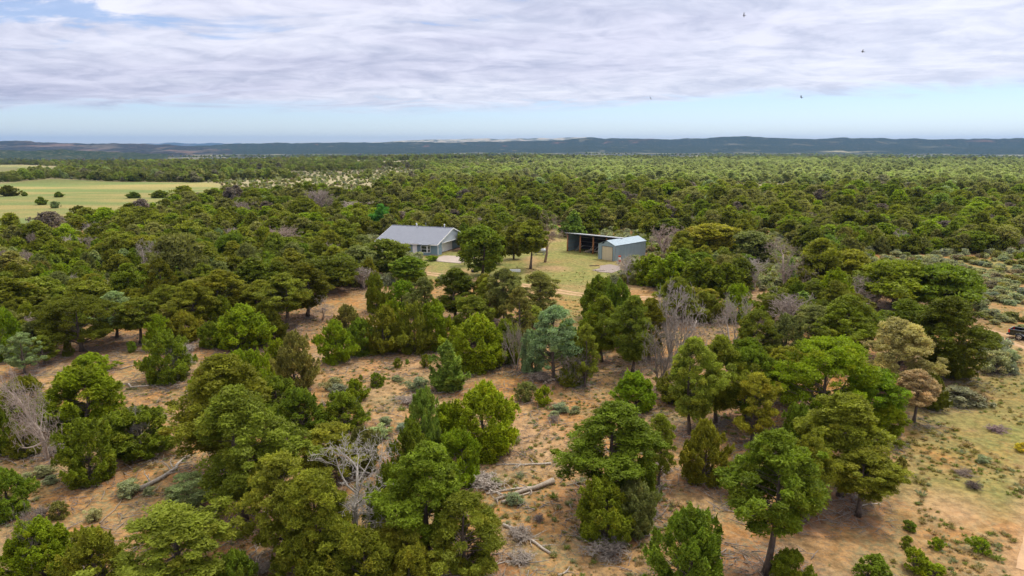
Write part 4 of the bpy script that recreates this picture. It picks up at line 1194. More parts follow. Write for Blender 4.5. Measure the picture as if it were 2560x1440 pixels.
for (u, v, W, H, tone, lab) in ((1525, 1382, 95, 1.0, (.75, .72, .72), 'heap of grey dead twigs on the shaded sand'),
                                (1215, 1218, 70, 1.1, (1.15, 1.1, 1.08), 'tangle of white twigs beside the fallen trunks'),
                                (1300, 1345, 60, .8, (.8, .75, .72), 'dead twigs against the smooth grey trunk'),
                                (165, 1120, 90, 1.1, (.85, .8, .8), 'dead brush at the foot of the leaning dead tree'),
                                (130, 1085, 90, 1.2, (.95, .9, .9), 'grey brush behind the leaning dead tree'),
                                (1020, 1010, 75, .7, (.72, .65, .62), 'brown grey low brush in the middle of the clearing'),
                                (870, 985, 35, .8, (.72, .65, .62), 'small brown dead bush above the clearing sage'),
                                (655, 1430, 70, .8, (.85, .8, .8), 'grey twig heap at the bottom edge by the tall yellow pinyon'),
                                (1355, 950, 60, .9, (.8, .72, .68), 'grey brush at the foot of the pale bare trunk'),
                                (2440, 1222, 42, .5, (.35, .3, .28), 'blackish dead bush on the sandy slope'),
                                (2410, 1185, 40, .35, (.5, .42, .38), 'flat brown dead bush on the sandy slope'),
                                (2490, 1078, 48, .5, (.65, .5, .55), 'purplish dead bush in the grass near the track'),
                                (1383, 1055, 26, .7, (.7, .62, .6), 'wispy brown bush on the sand above the tall green tree'),
                                (1347, 1302, 26, .6, (.62, .55, .55), 'dark wispy bush by itself on the sand'),
                                (1300, 1400, 60, .5, (.8, .75, .72), 'flat grey brush on the sand at the bottom edge'),
                                (110, 1290, 34, .8, (.7, .65, .62), 'dead twigs near the vivid corner juniper'),
                                (1650, 1180, 55, .9, (.9, .82, .8), 'pale dead brush in shade behind the massive tree'),
                                (470, 880, 55, .8, (1.0, .95, .95), 'grey brush beside the small grey dead tree')):
    g_ = G(u, v); zc = g_[1] * cp + CAMH * sp
    snag('small', g_[0], g_[1], H, W / FPX * zc, lab, 'dead_brush', tone, cat='dead bush')

# ------------------------------------------------------------------ sagebrush
SAGE = '''1048|938|976|50|sg|rounded sagebrush alone on bare orange sand
992|936|953|26|sg|small sagebrush behind the rounded one on orange sand
836|938|972|42|sg|sagebrush at the sandy clearing's western end
846|955|990|46|bs|greyer sagebrush in front of its twin at the clearing's western end
888|984|1006|34|sg|small pale sagebrush beside the low grey brush
965|1038|1062|32|sg|pale sagebrush in the grassy part of the clearing
1005|1055|1075|30|bs|bluish sagebrush near the slim upright juniper
936|1065|1095|60|bl|soft bluish green sagebrush in front of the low dark junipers
322|1195|1238|62|sg|sagebrush growing against the butt of the long fallen trunk
372|1215|1236|26|sg|little sagebrush under the long fallen trunk
236|1268|1302|38|sg|round sagebrush with a bare stem on the sand
105|1160|1190|44|sg|sagebrush below the leaning dead tree
68|1178|1202|30|sg|smaller sagebrush left of the one below the leaning dead tree
130|1184|1208|28|sg|lowest of three sagebrush below the leaning dead tree
1286|1226|1260|36|sg|pale green sagebrush in front of the thickest fallen trunk
1240|1190|1215|26|sg|small sagebrush behind the thickest fallen trunk
1400|1005|1028|40|sg|sagebrush at the top of the sand slope
1438|1012|1032|30|sg|sagebrush next to the massive green tree's top
1385|1025|1040|26|sg|tiny sagebrush below the two at the top of the slope
1640|1225|1250|28|bs|grey sagebrush in shade beside the massive tree
2487|868|932|64|sg|big sagebrush beside the dirt track
2478|828|892|78|bs|largest blue grey sagebrush at the grove's corner
2524|868|908|44|sg|sagebrush leaning against the big one by the track
2402|962|1006|96|bs|wide blue grey sagebrush on the grass below the grove's corner
2445|975|1010|40|pb|brownish sagebrush next to the wide blue grey one
2530|905|935|30|bs|small grey sagebrush in the grass under the track
2370|790|820|40|sg|sagebrush on the flat behind the huge dark pinyon'''
for ln in SAGE.splitlines():
    u, vt, vb, w, c, lab = ln.split('|'); u, vt, vb, w = map(float, (u, vt, vb, w))
    g_ = G(u, vb); H = top_z(u, vt, g_[1]) - g_[2]; W = w / FPX * (g_[1] * cp + CAMH * sp)
    plant('sage', g_[0], g_[1], max(.35, H * .9), W, c, lab, 'sagebrush', 'sagebrush')


def free(x, y, r):
    return all((x - a) ** 2 + (y - b) ** 2 > (r + c) ** 2 for a, b, c in PLACED)


ns = 0
TRK = TRACK
for _ in range(60000):
    if ns >= 268: break
    a = random.random()
    D = random.uniform(40, 205); az = R(random.uniform(18, 41))
    if random.random() > D / 205: continue
    x, y = D * math.sin(az), D * math.cos(az)
    i1 = bool(in_poly(x, y, SAGEFLAT)); i2 = bool(in_poly(x, y, SAGE2))
    if not (i1 or i2): continue
    u_, v_ = proj(x, y, 0)
    if u_ > 2580: continue
    if v_ > 850 and random.random() > 0.035: continue
    if dist_poly(np.array([x]), np.array([y]), TRACK, False)[0] < 2.4: continue
    if float(vnoise(x, y, 9, 77, 2)) < 0.40: continue
    if not free(x, y, 0.35): continue
    W = random.uniform(.9, 2.1) * (1.0 if v_ < 850 else .6); H = W * random.uniform(.5, .75)
    c = random.choice(['sg', 'sg', 'sg', 'bs', 'gy', 'pb'])
    tn = {'sg': 'pale green', 'bs': 'blue grey', 'gy': 'olive grey', 'pb': 'brownish grey'}[c]
    where = 'in the hollow by the half bare tree' if i2 else ('on the grass slope below the dirt track' if v_ > 850 else ('on the flat between the grove and the truck' if v_ > 760 else ('in the middle of the sage flat' if v_ > 690 else 'along the far edge of the sage flat')))
    plant('sage', x, y, H, W, c, '%s sagebrush %s' % (tn, where), 'sagebrush', 'sagebrush', '%s sagebrush %s' % (tn, where), lod='near' if D < 75 else 'mid')
    PLACED[-1] = (x, y, W * .33); ns += 1
print('sage', ns)

# ------------------------------------------------------------------ the wood behind, tree by tree
def region(u, v, D):
    if u < 280: r = 'below the meadow'
    elif u < 640: r = 'around the domed grey olive pinyon'
    elif u < 900: r = 'west of the house'
    elif u < 1150: r = 'behind the house' if v < 606 else 'below the house'
    elif u < 1390: r = 'behind the yard trees' if v < 640 else 'below the driveway'
    elif u < 1640: r = 'behind the pole barn' if v < 600 else 'below the metal garage'
    elif u < 1900: r = 'beyond the dense juniper clump' if v < 640 else 'among the grey dead crowns'
    elif u < 2190: r = 'beyond the half bare tree' if v < 650 else 'above the thick grove'
    else: r = 'beyond the sage flat' if v < 650 else 'beside the sage flat'
    b = 'at the front of the wood' if D < 135 else ('in the middle of the wood' if D < 168 else 'deep in the wood')
    return r, b


TONE = dict(ol='olive', dk='dark', gr='green', br='bright green', yl='yellow olive', gy='grey green', bl='bluish green', lg='light green')
cand = []
for _ in range(60000):
    D = math.sqrt(random.uniform(96 ** 2, 260 ** 2)); az = R(random.uniform(-40.5, 40.5))
    cand.append((D, az))
pts_mid = []; cell = {}
def near_ok(x, y, rmin):
    cx_, cy_ = int(x // 4), int(y // 4)
    for i in range(cx_ - 2, cx_ + 3):
        for j in range(cy_ - 2, cy_ + 3):
            for (a, b, c) in cell.get((i, j), ()):
                if (x - a) ** 2 + (y - b) ** 2 < (rmin + c) ** 2: return False
    return True
for (a, b, c) in PLACED:
    cell.setdefault((int(a // 4), int(b // 4)), []).append((a, b, c * 0.72))
for D, az in cand:
    x, y = D * math.sin(az), D * math.cos(az)
    u_, v_ = proj(x, y, 0)
    if u_ < -60 or u_ > 2620: continue
    if any(bool(in_poly(x, y, pl)) for pl in CLEAR): continue
    if dist_poly(np.array([x]), np.array([y]), DRIVE, False)[0] < 3.0: continue
    # keep the view of the yard, the buildings and the orange soil open
    if D < 118:
        if 700 < u_ < 1620 or (1640 < u_ < 1900 and random.random() < .4): continue
        if 180 < u_ < 400 and v_ > 800: continue
    if 1090 < u_ < 1460 and v_ > 640: continue
    if 1385 < u_ < 1700 and v_ > 594: continue
    if 925 < u_ < 1110 and 600 < v_ < 720: continue
    if 1880 < u_ < 1960 and 640 < v_ < 760: continue
    if u_ > 2130 and v_ > 636: continue
    if any(((u_ - a_) / w_) ** 2 + ((v_ - b_) / h_) ** 2 < 1 for a_, b_, w_, h_ in ((255, 705, 34, 26), (790, 770, 50, 18), (1800, 752, 150, 16), (1540, 592, 70, 16), (1920, 600, 50, 26), (480, 800, 60, 22), (2010, 700, 40, 30), (850, 760, 60, 20))): continue
    rad = random.uniform(1.15, 2.15)
    if float(vnoise(x, y, 17, 66, 2)) < .35: continue
    if not near_ok(x, y, rad * 0.86): continue
    cell.setdefault((int(x // 4), int(y // 4)), []).append((x, y, rad * 0.86))
    pts_mid.append((D, x, y, rad, u_, v_))
pts_mid.sort()
cnt = {'pinyon_pine': 0, 'juniper_tree': 0, 'dead_tree': 0}
for o in COL.objects:
    s_ = o.name.split('.')[0]
    if s_ in cnt: cnt[s_] += 1
print('hand', cnt, 'mid candidates', len(pts_mid))
FAR = []
for D, x, y, rad, u_, v_ in pts_mid:
    r = random.random()
    patch = float(vnoise(x, y, 40, 5, 2))
    east = x > 60
    if r < 0.035: kind = 'dead_tree'
    elif r < 0.36 + (0.2 if patch > .56 else 0): kind = 'juniper_tree'
    else: kind = 'pinyon_pine'
    if D > 206 or cnt[kind] >= 298:
        FAR.append((x, y, rad, 1 if kind == 'juniper_tree' else (3 if kind == 'dead_tree' else 0))); continue
    cnt[kind] += 1
    reg, belt = region(u_, v_, D)
    W = rad * 2 * random.uniform(1.0, 1.25)
    if kind == 'dead_tree':
        H = random.uniform(3.2, 5.0); lab = 'grey brown dead crown %s, %s' % (reg, belt)
        snag('dense', x, y, H, W * .9, lab, tone=random.choice([(.85, .75, .73), (1, .95, .95), (.75, .66, .64)]), group=lab); continue
    if kind == 'juniper_tree':
        c = random.choices(['br', 'gr', 'ol', 'gy', 'lg', 'bl', 'yl'], [3, 4, 2, 1.5, 1.2, .7, 1])[0]
        st = 'cone' if (c in ('lg', 'bl') and random.random() < .5) else 'juniper'; H = random.uniform(3.2, 5.4)
    else:
        c = random.choices(['ol', 'dk', 'gr', 'yl', 'gy'], [6, 3.5, 2.5, 1.2, 1.6])[0]
        st = random.choices(['pinyon', 'spread', 'tall', 'sparse'], [5, .5, 2.2, .8])[0]; H = W * random.uniform(1.15, 1.7); H = min(max(H, 3.8), 8.2)
    if in_poly(x, y, poly_px([(1380, 620), (1720, 640), (1750, 560), (1380, 540)])): H = min(H, 5.2)
    size = 'tall' if H > 6.0 else ('low' if H < 4.0 else 'middling')
    lab = '%s %s %s %s, %s' % (size, TONE[c], 'juniper' if kind == 'juniper_tree' else 'pinyon', reg, belt)
    plant(st, x, y, H, W, c, lab, 'tree', kind, lab, lod='mid' if D > 118 else 'near')
print('all', cnt)
for ln in '''1052|412|470|34|dk
1145|425|470|30|ol
1250|420|470|45|gr
1170|440|478|36|ol'''.splitlines():
    u, vt, vb, w, c = ln.split('|')

# ------------------------------------------------------------------ scattering of what nobody could count
def scatter(name, pts, scl, rot, idx, col, meshes, kind='stuff', flat=None):
    objs = []
    for m in meshes:
        objs.append(bpy.data.objects.new(name + '_piece', m))
    n = len(pts); me = bpy.data.meshes.new(name)
    me.vertices.add(n); me.vertices.foreach_set('co', np.asarray(pts, np.float32).ravel())
    for nm, typ, val in (('tscl', 'FLOAT_VECTOR', scl), ('trot', 'FLOAT', rot), ('tidx', 'INT', idx), ('tcol', 'FLOAT_COLOR', np.column_stack([col, np.ones(n)]))):
        a = me.attributes.new(nm, typ, 'POINT')
        a.data.foreach_set({'FLOAT_VECTOR': 'vector', 'FLOAT': 'value', 'INT': 'value', 'FLOAT_COLOR': 'color'}[typ], np.asarray(val, np.int32 if typ == 'INT' else np.float32).ravel())
    me.update()
    o = link(name, me); o['kind'] = kind
    ng = bpy.data.node_groups.new(name, 'GeometryNodeTree')
    ng.interface.new_socket('Geometry', in_out='INPUT', socket_type='NodeSocketGeometry')
    ng.interface.new_socket('Geometry', in_out='OUTPUT', socket_type='NodeSocketGeometry')
    gi = ng.nodes.new('NodeGroupInput'); go = ng.nodes.new('NodeGroupOutput')
    jn = ng.nodes.new('GeometryNodeJoinGeometry')
    for ob in objs:
        oi = ng.nodes.new('GeometryNodeObjectInfo'); oi.inputs['Object'].default_value = ob; oi.inputs['As Instance'].default_value = True
        ng.links.new(oi.outputs['Geometry'], jn.inputs[0])
    ip = ng.nodes.new('GeometryNodeInstanceOnPoints'); ip.inputs['Pick Instance'].default_value = True
    def att(nm, dt):
        a = ng.nodes.new('GeometryNodeInputNamedAttribute'); a.data_type = dt; a.inputs['Name'].default_value = nm; return a.outputs['Attribute']
    cx_ = ng.nodes.new('ShaderNodeCombineXYZ'); ng.links.new(att('trot', 'FLOAT'), cx_.inputs[2])
    ng.links.new(gi.outputs[0], ip.inputs['Points']); ng.links.new(jn.outputs[0], ip.inputs['Instance'])
    ng.links.new(att('tidx', 'INT'), ip.inputs['Instance Index']); ng.links.new(cx_.outputs[0], ip.inputs['Rotation']); ng.links.new(att('tscl', 'FLOAT_VECTOR'), ip.inputs['Scale'])
    ng.links.new(ip.outputs[0], go.inputs[0])
    md = o.modifiers.new('scatter', 'NODES'); md.node_group = ng
    return o


# the far-off wood, one mass
fx, fy, fr, fk = [[], [], [], []]
for a, b, c, d in FAR: fx.append(a); fy.append(b); fr.append(c * 2.1); fk.append(d)
fx = np.array(fx); fy = np.array(fy); fr = np.array(fr); fk = np.array(fk)
X = [fx]; Y = [fy]; RR_ = [fr]; K = [fk]
for d0, d1, s_ in ((258, 600, 4.6), (600, 1250, 6.6), (1250, 2600, 10.5), (2600, 5200, 24)):
    m = int(2 * d1 / s_) + 2
    gx, gy = np.meshgrid((np.arange(m) - m / 2) * s_, np.arange(int(d1 / s_) + 2) * s_)
    gx = gx.ravel() + rng.uniform(-.48, .48, gx.size) * s_; gy = gy.ravel() + rng.uniform(-.48, .48, gy.size) * s_
    dd = np.hypot(gx, gy); aa = np.degrees(np.arctan2(gx, gy))
    k_ = (dd > d0) & (dd < d1) & (np.abs(aa) < 41.5)
    gx, gy, dd = gx[k_], gy[k_], dd[k_]
    for pl in CLEAR:
        k_ = ~in_poly(gx, gy, pl); gx, gy, dd = gx[k_], gy[k_], dd[k_]
    op = vnoise(gx, gy, 55, 21, 3); op2 = vnoise(gx, gy * .6, 130, 23, 3)
    k_ = ~((op2 < .43) & (dd > 330)); gx, gy, dd, op = gx[k_], gy[k_], dd[k_], op[k_]
    k_ = (op > 0.34 + 0.10 * sstep(dd, 350, 700) - 0.06 * sstep(dd, 1200, 2000)); gx, gy, dd = gx[k_], gy[k_], dd[k_]
    if d0 > 2000:
        k_ = vnoise(gx * .4, gy, 300, 27, 3) > 0.46; gx, gy, dd = gx[k_], gy[k_], dd[k_]
    X.append(gx); Y.append(gy); RR_.append(rng.uniform(2.5, 5.2, len(gx)) * (1 if d0 < 1000 else (1.25 if d0 < 2000 else 1.9)))
    K.append(np.where(rng.random(len(gx)) < 0.33, 1, np.where(rng.random(len(gx)) < 0.06, 3, np.where(rng.random(len(gx)) < .1, 2, 0))))
X = np.concatenate(X); Y = np.concatenate(Y); RW = np.concatenate(RR_); K = np.concatenate(K)
n = len(X); print('far wood', n)
pal = np.array([TC['ol'], TC['gr'], TC['lg'], (0.20, 0.165, 0.14)])
colf = pal[K]
pick = rng.random(n)
alt = np.array([TC['dk'], TC['br'], TC['bl'], (0.24, 0.20, 0.18)])[K]
alt2 = np.array([TC['gy'], TC['gy'], TC['gy'], (0.20, 0.17, 0.15)])[K]
colf = np.where((pick < .33)[:, None], alt, np.where((pick > .75)[:, None], alt2, colf))
# the sunlit band of the far wood is painted paler into the tree colours
sun_band = (sstep(np.hypot(X, Y), 330, 520) * (1 - .6 * sstep(np.hypot(X, Y), 1300, 1700)) * (.35 + .65 * sstep(X, -150, 150)))[:, None] * 0.78
colf = colf * (1 - sun_band) + np.array([0.40, 0.46, 0.20]) * sun_band
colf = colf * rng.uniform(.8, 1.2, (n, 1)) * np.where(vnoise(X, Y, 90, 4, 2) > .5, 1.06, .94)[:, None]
Hf = RW * rng.uniform(1.0, 1.55, n); 
farm = [v[0] for v in STY['pinyon']['far']] + [v[0] for v in STY['juniper']['far']]
fdim = [(v[2], v[3]) for v in STY['pinyon']['far'] + STY['juniper']['far']]
base_i = rng.integers(0, 6, n)
# joined geometry may come in reverse order: all variants are scaled by the mean size of their kind, so either order is right
hm = np.array([d[0] for d in fdim])[base_i]; wm = np.array([d[1] for d in fdim])[base_i]
scl = np.column_stack([RW / wm, RW / wm, Hf / hm])
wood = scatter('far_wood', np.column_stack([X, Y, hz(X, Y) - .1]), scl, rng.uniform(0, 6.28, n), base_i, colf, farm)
tag(wood, 'far-off mass of pinyon and juniper wood reaching to the hills', 'woodland')

# pale sage and young growth between the far trees
N = 26000
D = 120 * (1300 / 120) ** rng.random(N); az = np.radians(rng.uniform(-41, 41, N)); gx, gy = D * np.sin(az), D * np.cos(az)
k_ = ~(in_poly(gx, gy, YARD) | in_poly(gx, gy, MEADOW) | in_poly(gx, gy, SAGEFLAT) | in_poly(gx, gy, PALE_W) | in_poly(gx, gy, PALE_N))
for (bx_, by_, c_) in [p for p in PLACED if p[2] >= 3.4]: k_ &= np.hypot(gx - bx_, gy - by_) > c_ + 1
gx, gy, D = gx[k_], gy[k_], D[k_]; n = len(gx)
sw = rng.uniform(.8, 1.9, n) * (1 + .5 * sstep(D, 300, 900))
sgc = np.array([TC['sg'], TC['bs'], TC['gy'], TC['pb'], TC['gr']])[rng.choice(5, n, p=[.4, .15, .2, .1, .15])] * rng.uniform(.8, 1.1, (n, 1))
low = scatter('undergrowth', np.column_stack([gx, gy, hz(gx, gy) - .05]), np.column_stack([sw, sw, sw * .95]), rng.uniform(0, 6.28, n), rng.integers(0, 3, n), sgc, [v[0] for v in STY['sage']['far']])
tag(low, 'low pale sagebrush and scrub growing between the trees', 'scrub')

# grass tufts and low forbs near the camera
def tuft_mesh(name, seed, h, w, nb, mat):
    g = np.random.default_rng(seed); V = []
    for _ in range(nb):
        a = g.uniform(0, 6.28); r = g.uniform(0, w * .35); l = h * g.uniform(.5, 1.1); o = g.uniform(.15, .9) * w
        p = np.array([math.cos(a) * r, math.sin(a) * r, 0]); t = p + np.array([math.cos(a) * o, math.sin(a) * o, l]); s_ = np.array([-math.sin(a), math.cos(a), 0]) * w * .09
        m_ = (p + t) / 2 + np.array([0, 0, l * .12])
        V += [p - s_ * .6, m_ - s_, t, m_ + s_]
    V = np.array(V); col = np.repeat(np.column_stack([g.uniform(.2, .8, nb), g.uniform(0, .4, nb), np.zeros(nb), np.ones(nb)]), 4, axis=0)
    return np_mesh(name, V, np.arange(len(V)), 4, {'tint': ('POINT', 'FLOAT_COLOR', col)}, mat)
tufts = [tuft_mesh('tuft', 50 + k, .20, .24, 46, M_LEAF_FAR) for k in range(4)]
N = 95000
D = np.sqrt(rng.uniform(27 ** 2, 135 ** 2, N)); az = np.radians(rng.uniform(-41, 41, N))
gx, gy = D * np.sin(az), D * np.cos(az)
flat = in_poly(gx, gy, SAGEFLAT) | in_poly(gx, gy, YARD)
dn = vnoise(gx, gy, 7, 41, 3)
keep = (dn > np.where(flat, .44, .535)) & (rng.random(N) < np.where(flat, .75, .42)) & (dist_poly(gx, gy, TRACK, False) > 1.6)
keep &= rng.random(N) < np.clip(1.25 - D / 95, .04, 1)
gx, gy, dn, D = gx[keep], gy[keep], dn[keep], D[keep]
n = len(gx); print('tufts', n)
gcol = np.array([(.26, .23, .08), (.19, .23, .05), (.38, .29, .15), (.25, .27, .15), (.42, .32, .19)])[rng.choice(5, n, p=[.25, .2, .25, .2, .1])]
s_ = rng.uniform(.35, 1.15, n) * np.where(rng.random(n) < .06, 1.8, 1)
gr = scatter('grass', np.column_stack([gx, gy, hz(gx, gy) - .01]), np.column_stack([s_ * 1.2, s_ * 1.2, s_ * .85]), rng.uniform(0, 6.28, n), rng.integers(0, 4, n), gcol, tufts)
tag(gr, 'thin tufts of dry and green grass over the sandy ground', 'grass')

# fallen twigs and litter round the trunks
M_TWIG = bark_mat('grey_twigs', (0.17, 0.14, 0.125), (0.34, 0.30, 0.27))
def twig_mesh(seed):
    g = random.Random(seed); q = MB()
    for _ in range(5):
        p = Vector((g.uniform(-.4, .4), g.uniform(-.4, .4), .02)); a = g.uniform(0, 6.28); L = g.uniform(.25, .9)
        d = Vector((math.cos(a), math.sin(a), g.uniform(0, .2))); m_ = p + d * L * .5 + Vector((g.uniform(-.08, .08), g.uniform(-.08, .08), .02)); r_ = g.uniform(.008, .02)
        q.tube([p, m_, m_ + (d + Vector((g.uniform(-.4, .4), g.uniform(-.4, .4), 0))).normalized() * L * .5], [r_, r_ * .8, r_ * .4], 4)
        q.tube([m_, m_ + Vector((g.uniform(-.3, .3), g.uniform(-.3, .3), .05))], [r_ * .6, r_ * .3], 3)
    return q.mesh('twig', M_TWIG, True)
tx = []
for (a, b, c) in PLACED:
    d_ = math.hypot(a, b)
    if d_ > 120 or c < 1.0: continue
    for _ in range(int(c * 12)):
        w_ = random.uniform(0, 6.28); r_ = c * random.uniform(.1, 1.5); tx.append((a + math.cos(w_) * r_, b + math.sin(w_) * r_))
for _ in range(2200):
    d_ = math.sqrt(random.uniform(30 ** 2, 100 ** 2)); w_ = R(random.uniform(-40, 25)); tx.append((d_ * math.sin(w_), d_ * math.cos(w_)))
tx = np.array(tx); tx = tx[~in_poly(tx[:, 0], tx[:, 1], YARD)]; n = len(tx); s_ = rng.uniform(.6, 1.9, n); print('twigs', n)
tw = scatter('fallen_twigs', np.column_stack([tx, hz(tx[:, 0], tx[:, 1])]), np.column_stack([s_, s_, s_]), rng.uniform(0, 6.28, n), rng.integers(0, 4, n), np.ones((n, 3)), [twig_mesh(k) for k in range(4)])
tag(tw, 'grey twig litter strewn over sandy soil and under the trees', 'twigs')

# ------------------------------------------------------------------ ground
rows = [0.5, 6, 12, 18]; r = 22.0
while r < 21000: rows.append(r); r *= 1.0078 if r < 300 else (1.013 if r < 2000 else 1.03)
rows.append(21000); rows = np.array(rows)
angs = np.concatenate([np.arange(-44, 44.01, 0.25), np.arange(48, 316, 6.0)]); angs = np.radians(angs); na = len(angs)
AR, AA = np.meshgrid(rows, angs, indexing='ij')
gx = AR * np.sin(AA); gy = AR * np.cos(AA); gz = hz(gx, gy)
gx_, gy_ = gx.ravel(), gy.ravel()
i = np.arange(len(rows) - 1)[:, None] * na; j = np.arange(na)[None, :]; j2 = (j + 1) % na
quads = np.stack([i + j, i + na + j, i + na + j2, i + j2], axis=-1).reshape(-1)[::1]
quads = quads.reshape(-1, 4)[:, ::-1].ravel()
def soft(poly, w, closed=True):
    ins = in_poly(gx_, gy_, poly).astype(float); d = dist_poly(gx_, gy_, poly)
    return np.where(ins > 0, np.clip(.5 + d / w, 0, 1), np.clip(.5 - d / w, 0, 1))
wob = (vnoise(gx_, gy_, 9, 55, 3) - .5)
dist0 = np.hypot(gx_, gy_)
grass = np.maximum.reduce([soft(YARD, 7) * .95, soft(MEADOW, 14), soft(PALE_W, 60) * .9, soft(PALE_N, 60) * .8, soft(SAGEFLAT, 8) * .50])
grass = np.clip(grass + wob * 1.3 * (grass > .02), 0, 1)
meadow = np.maximum.reduce([soft(MEADOW, 14), soft(PALE_W, 60) * .8, soft(PALE_N, 60) * .5])
duff = np.zeros_like(gx_)
ixn = np.where((dist0 < 240) & (gy_ > 0))[0]; ax, ay = gx_[ixn], gy_[ixn]; dfl = np.zeros(len(ixn))
for (a, b, c) in PLACED:
    if c < 0.6: continue
    k_ = (np.abs(ax - a) < c * 2.2) & (np.abs(ay - b) < c * 2.2)
    kk = np.where(k_)[0]
    dd = np.hypot(ax[kk] - a, ay[kk] - b) / (c * 1.25)
    dfl[kk] = np.maximum(dfl[kk], np.clip(1.25 - dd, 0, 1))
duff[ixn] = dfl
duff = np.clip(duff + wob * .8 * (duff > .02), 0, 1)
forest_floor = sstep(dist0, 240, 330) * (1 - meadow) * .75
duff = np.maximum(duff, forest_floor)
road = np.zeros_like(gx_)
k_ = np.where(dist0 < 230)[0]
dr_ = np.minimum(dist_poly(gx_[k_], gy_[k_], SPUR, False), dist_poly(gx_[k_], gy_[k_], DRIVE, False))
road[k_] = np.clip(1.1 - np.abs(dr_) / 1.9, 0, 1) * .6
dt_ = dist_poly(gx_[k_], gy_[k_], TRACK, False); road[k_] = np.maximum(road[k_], np.clip(1.4 - dt_ / 2.2, 0, 1) * .8)
for pu, pv, pr_ in ((1385, 672, 4), (1150, 680, 4), (1370, 600, 5), (1960, 700, 7), (860, 905, 8), (1000, 905, 8), (1300, 1100, 5), (2390, 1280, 3.5), (560, 960, 4)):
    c_ = P(pu, pv); road[k_] = np.maximum(road[k_], .75 * np.clip(1.2 - np.hypot(gx_[k_] - c_[0], gy_[k_] - c_[1]) / pr_ + wob[k_], 0, 1))
cov = np.column_stack([grass, duff, road, meadow])
M_GR, nt, out = mat_new('sandy_ground')
b = nt.nodes.new('ShaderNodeBsdfPrincipled'); b.inputs['Roughness'].default_value = 0.95; b.inputs['Specular IOR Level'].default_value = 0.1
ge = nt.nodes.new('ShaderNodeNewGeometry'); pos = ge.outputs['Position']
at = nt.nodes.new('ShaderNodeAttribute'); at.attribute_name = 'cover'
sc_ = nt.nodes.new('ShaderNodeSeparateColor'); nt.links.new(at.outputs['Color'], sc_.inputs[0])
n1 = noise_n(nt, pos, 0.11, 6, 0.6, 0.4); n2 = noise_n(nt, pos, 0.55, 6, 0.65, 0.3); n3 = noise_n(nt, pos, 3.2, 5, 0.7); n4 = noise_n(nt, pos, 14.0, 3, 0.6); n5 = noise_n(nt, pos, 1.5, 9, 0.78)
c = mix_c(nt, ramp(nt, n1, .36, .64), (0.385, 0.246, 0.116), (0.43, 0.202, 0.060))
c = mix_c(nt, ramp(nt, n2, .54, .72), c, (0.46, 0.31, 0.17))
c = mix_c(nt, math_n(nt, 'MULTIPLY', ramp(nt, n3, .50, .62), .62), c, (0.22, 0.165, 0.105))
# thin dry growth over the sand
th_ = math_n(nt, 'MULTIPLY', ramp(nt, noise_n(nt, pos, .22, 6, .68, .6), .43, .56), ramp(nt, n3, .36, .62))
c = mix_c(nt, math_n(nt, 'MULTIPLY', th_, .85), c, (0.235, 0.205, 0.105))
dfc = mix_c(nt, ramp(nt, n3, .35, .65), (0.27, 0.125, 0.07), (0.24, 0.18, 0.14))
c = mix_c(nt, math_n(nt, 'MULTIPLY', sc_.outputs[1], .82), c, dfc)
gcl = mix_c(nt, ramp(nt, n2, .35, .65), (0.29, 0.255, 0.08), (0.205, 0.225, 0.062))
gcl = mix_c(nt, math_n(nt, 'MULTIPLY', ramp(nt, n3, .5, .68), .5), gcl, (0.15, 0.17, 0.06))
gfac = math_n(nt, 'MULTIPLY', sc_.outputs[0], ramp(nt, math_n(nt, 'ADD', n2, math_n(nt, 'MULTIPLY', sc_.outputs[0], .35)), .42, .72))
c = mix_c(nt, gfac, c, gcl)
mcl = mix_c(nt, ramp(nt, noise_n(nt, mapping(nt, pos, (.012, .03, 1)), 1.0, 5, .6), .38, .62), (0.33, 0.275, 0.10), (0.18, 0.225, 0.07))
at2 = nt.nodes.new('ShaderNodeAttribute'); at2.attribute_name = 'meadow'
c = mix_c(nt, at2.outputs['Fac'], c, mcl)
c = mix_c(nt, sc_.outputs[2], c, mix_c(nt, n3, (0.43, 0.25, 0.12), (0.47, 0.315, 0.18)))
# far away: pale grass flats with dark tree cover too small to build
cd_ = nt.nodes.new('ShaderNodeVectorMath'); cd_.operation = 'LENGTH'; nt.links.new(pos, cd_.inputs[0])
farf = ramp(nt, cd_.outputs['Value'], 2300, 4200)
midf = math_n(nt, 'MULTIPLY', ramp(nt, cd_.outputs['Value'], 240, 380), math_n(nt, 'SUBTRACT', 1.0, at2.outputs['Fac']))
c = mix_c(nt, math_n(nt, 'MULTIPLY', midf, .8), c, mix_c(nt, n2, (0.27, 0.27, 0.155), (0.36, 0.31, 0.18)))
fn = noise_n(nt, mapping(nt, pos, (.004, .0016, 1)), 1.0, 4, .55); fs_ = noise_n(nt, pos, .045, 3, .8)
fcov = math_n(nt, 'MULTIPLY', ramp(nt, fn, .40, .52), ramp(nt, fs_, .30, .42))
fc = mix_c(nt, fcov, (0.25, 0.23, 0.135), (0.035, 0.045, 0.022))
c = mix_c(nt, farf, c, fc)
mot = math_n(nt, 'ADD', math_n(nt, 'MULTIPLY', ramp(nt, n5, .36, .64), .58), .56)
cm = nt.nodes.new('ShaderNodeCombineColor'); [nt.links.new(mot, cm.inputs[k_]) for k_ in range(3)]
c = mix_c(nt, 1.0, c, cm.outputs[0], 'MULTIPLY')
nt.links.new(c, b.inputs['Base Color'])
bp = nt.nodes.new('ShaderNodeBump'); bp.inputs['Strength'].default_value = .7; bp.inputs['Distance'].default_value = .12
nt.links.new(math_n(nt, 'ADD', n3, math_n(nt, 'MULTIPLY', n4, .4)), bp.inputs['Height']); nt.links.new(bp.outputs[0], b.inputs['Normal'])
nt.links.new(b.outputs[0], out.inputs[0])
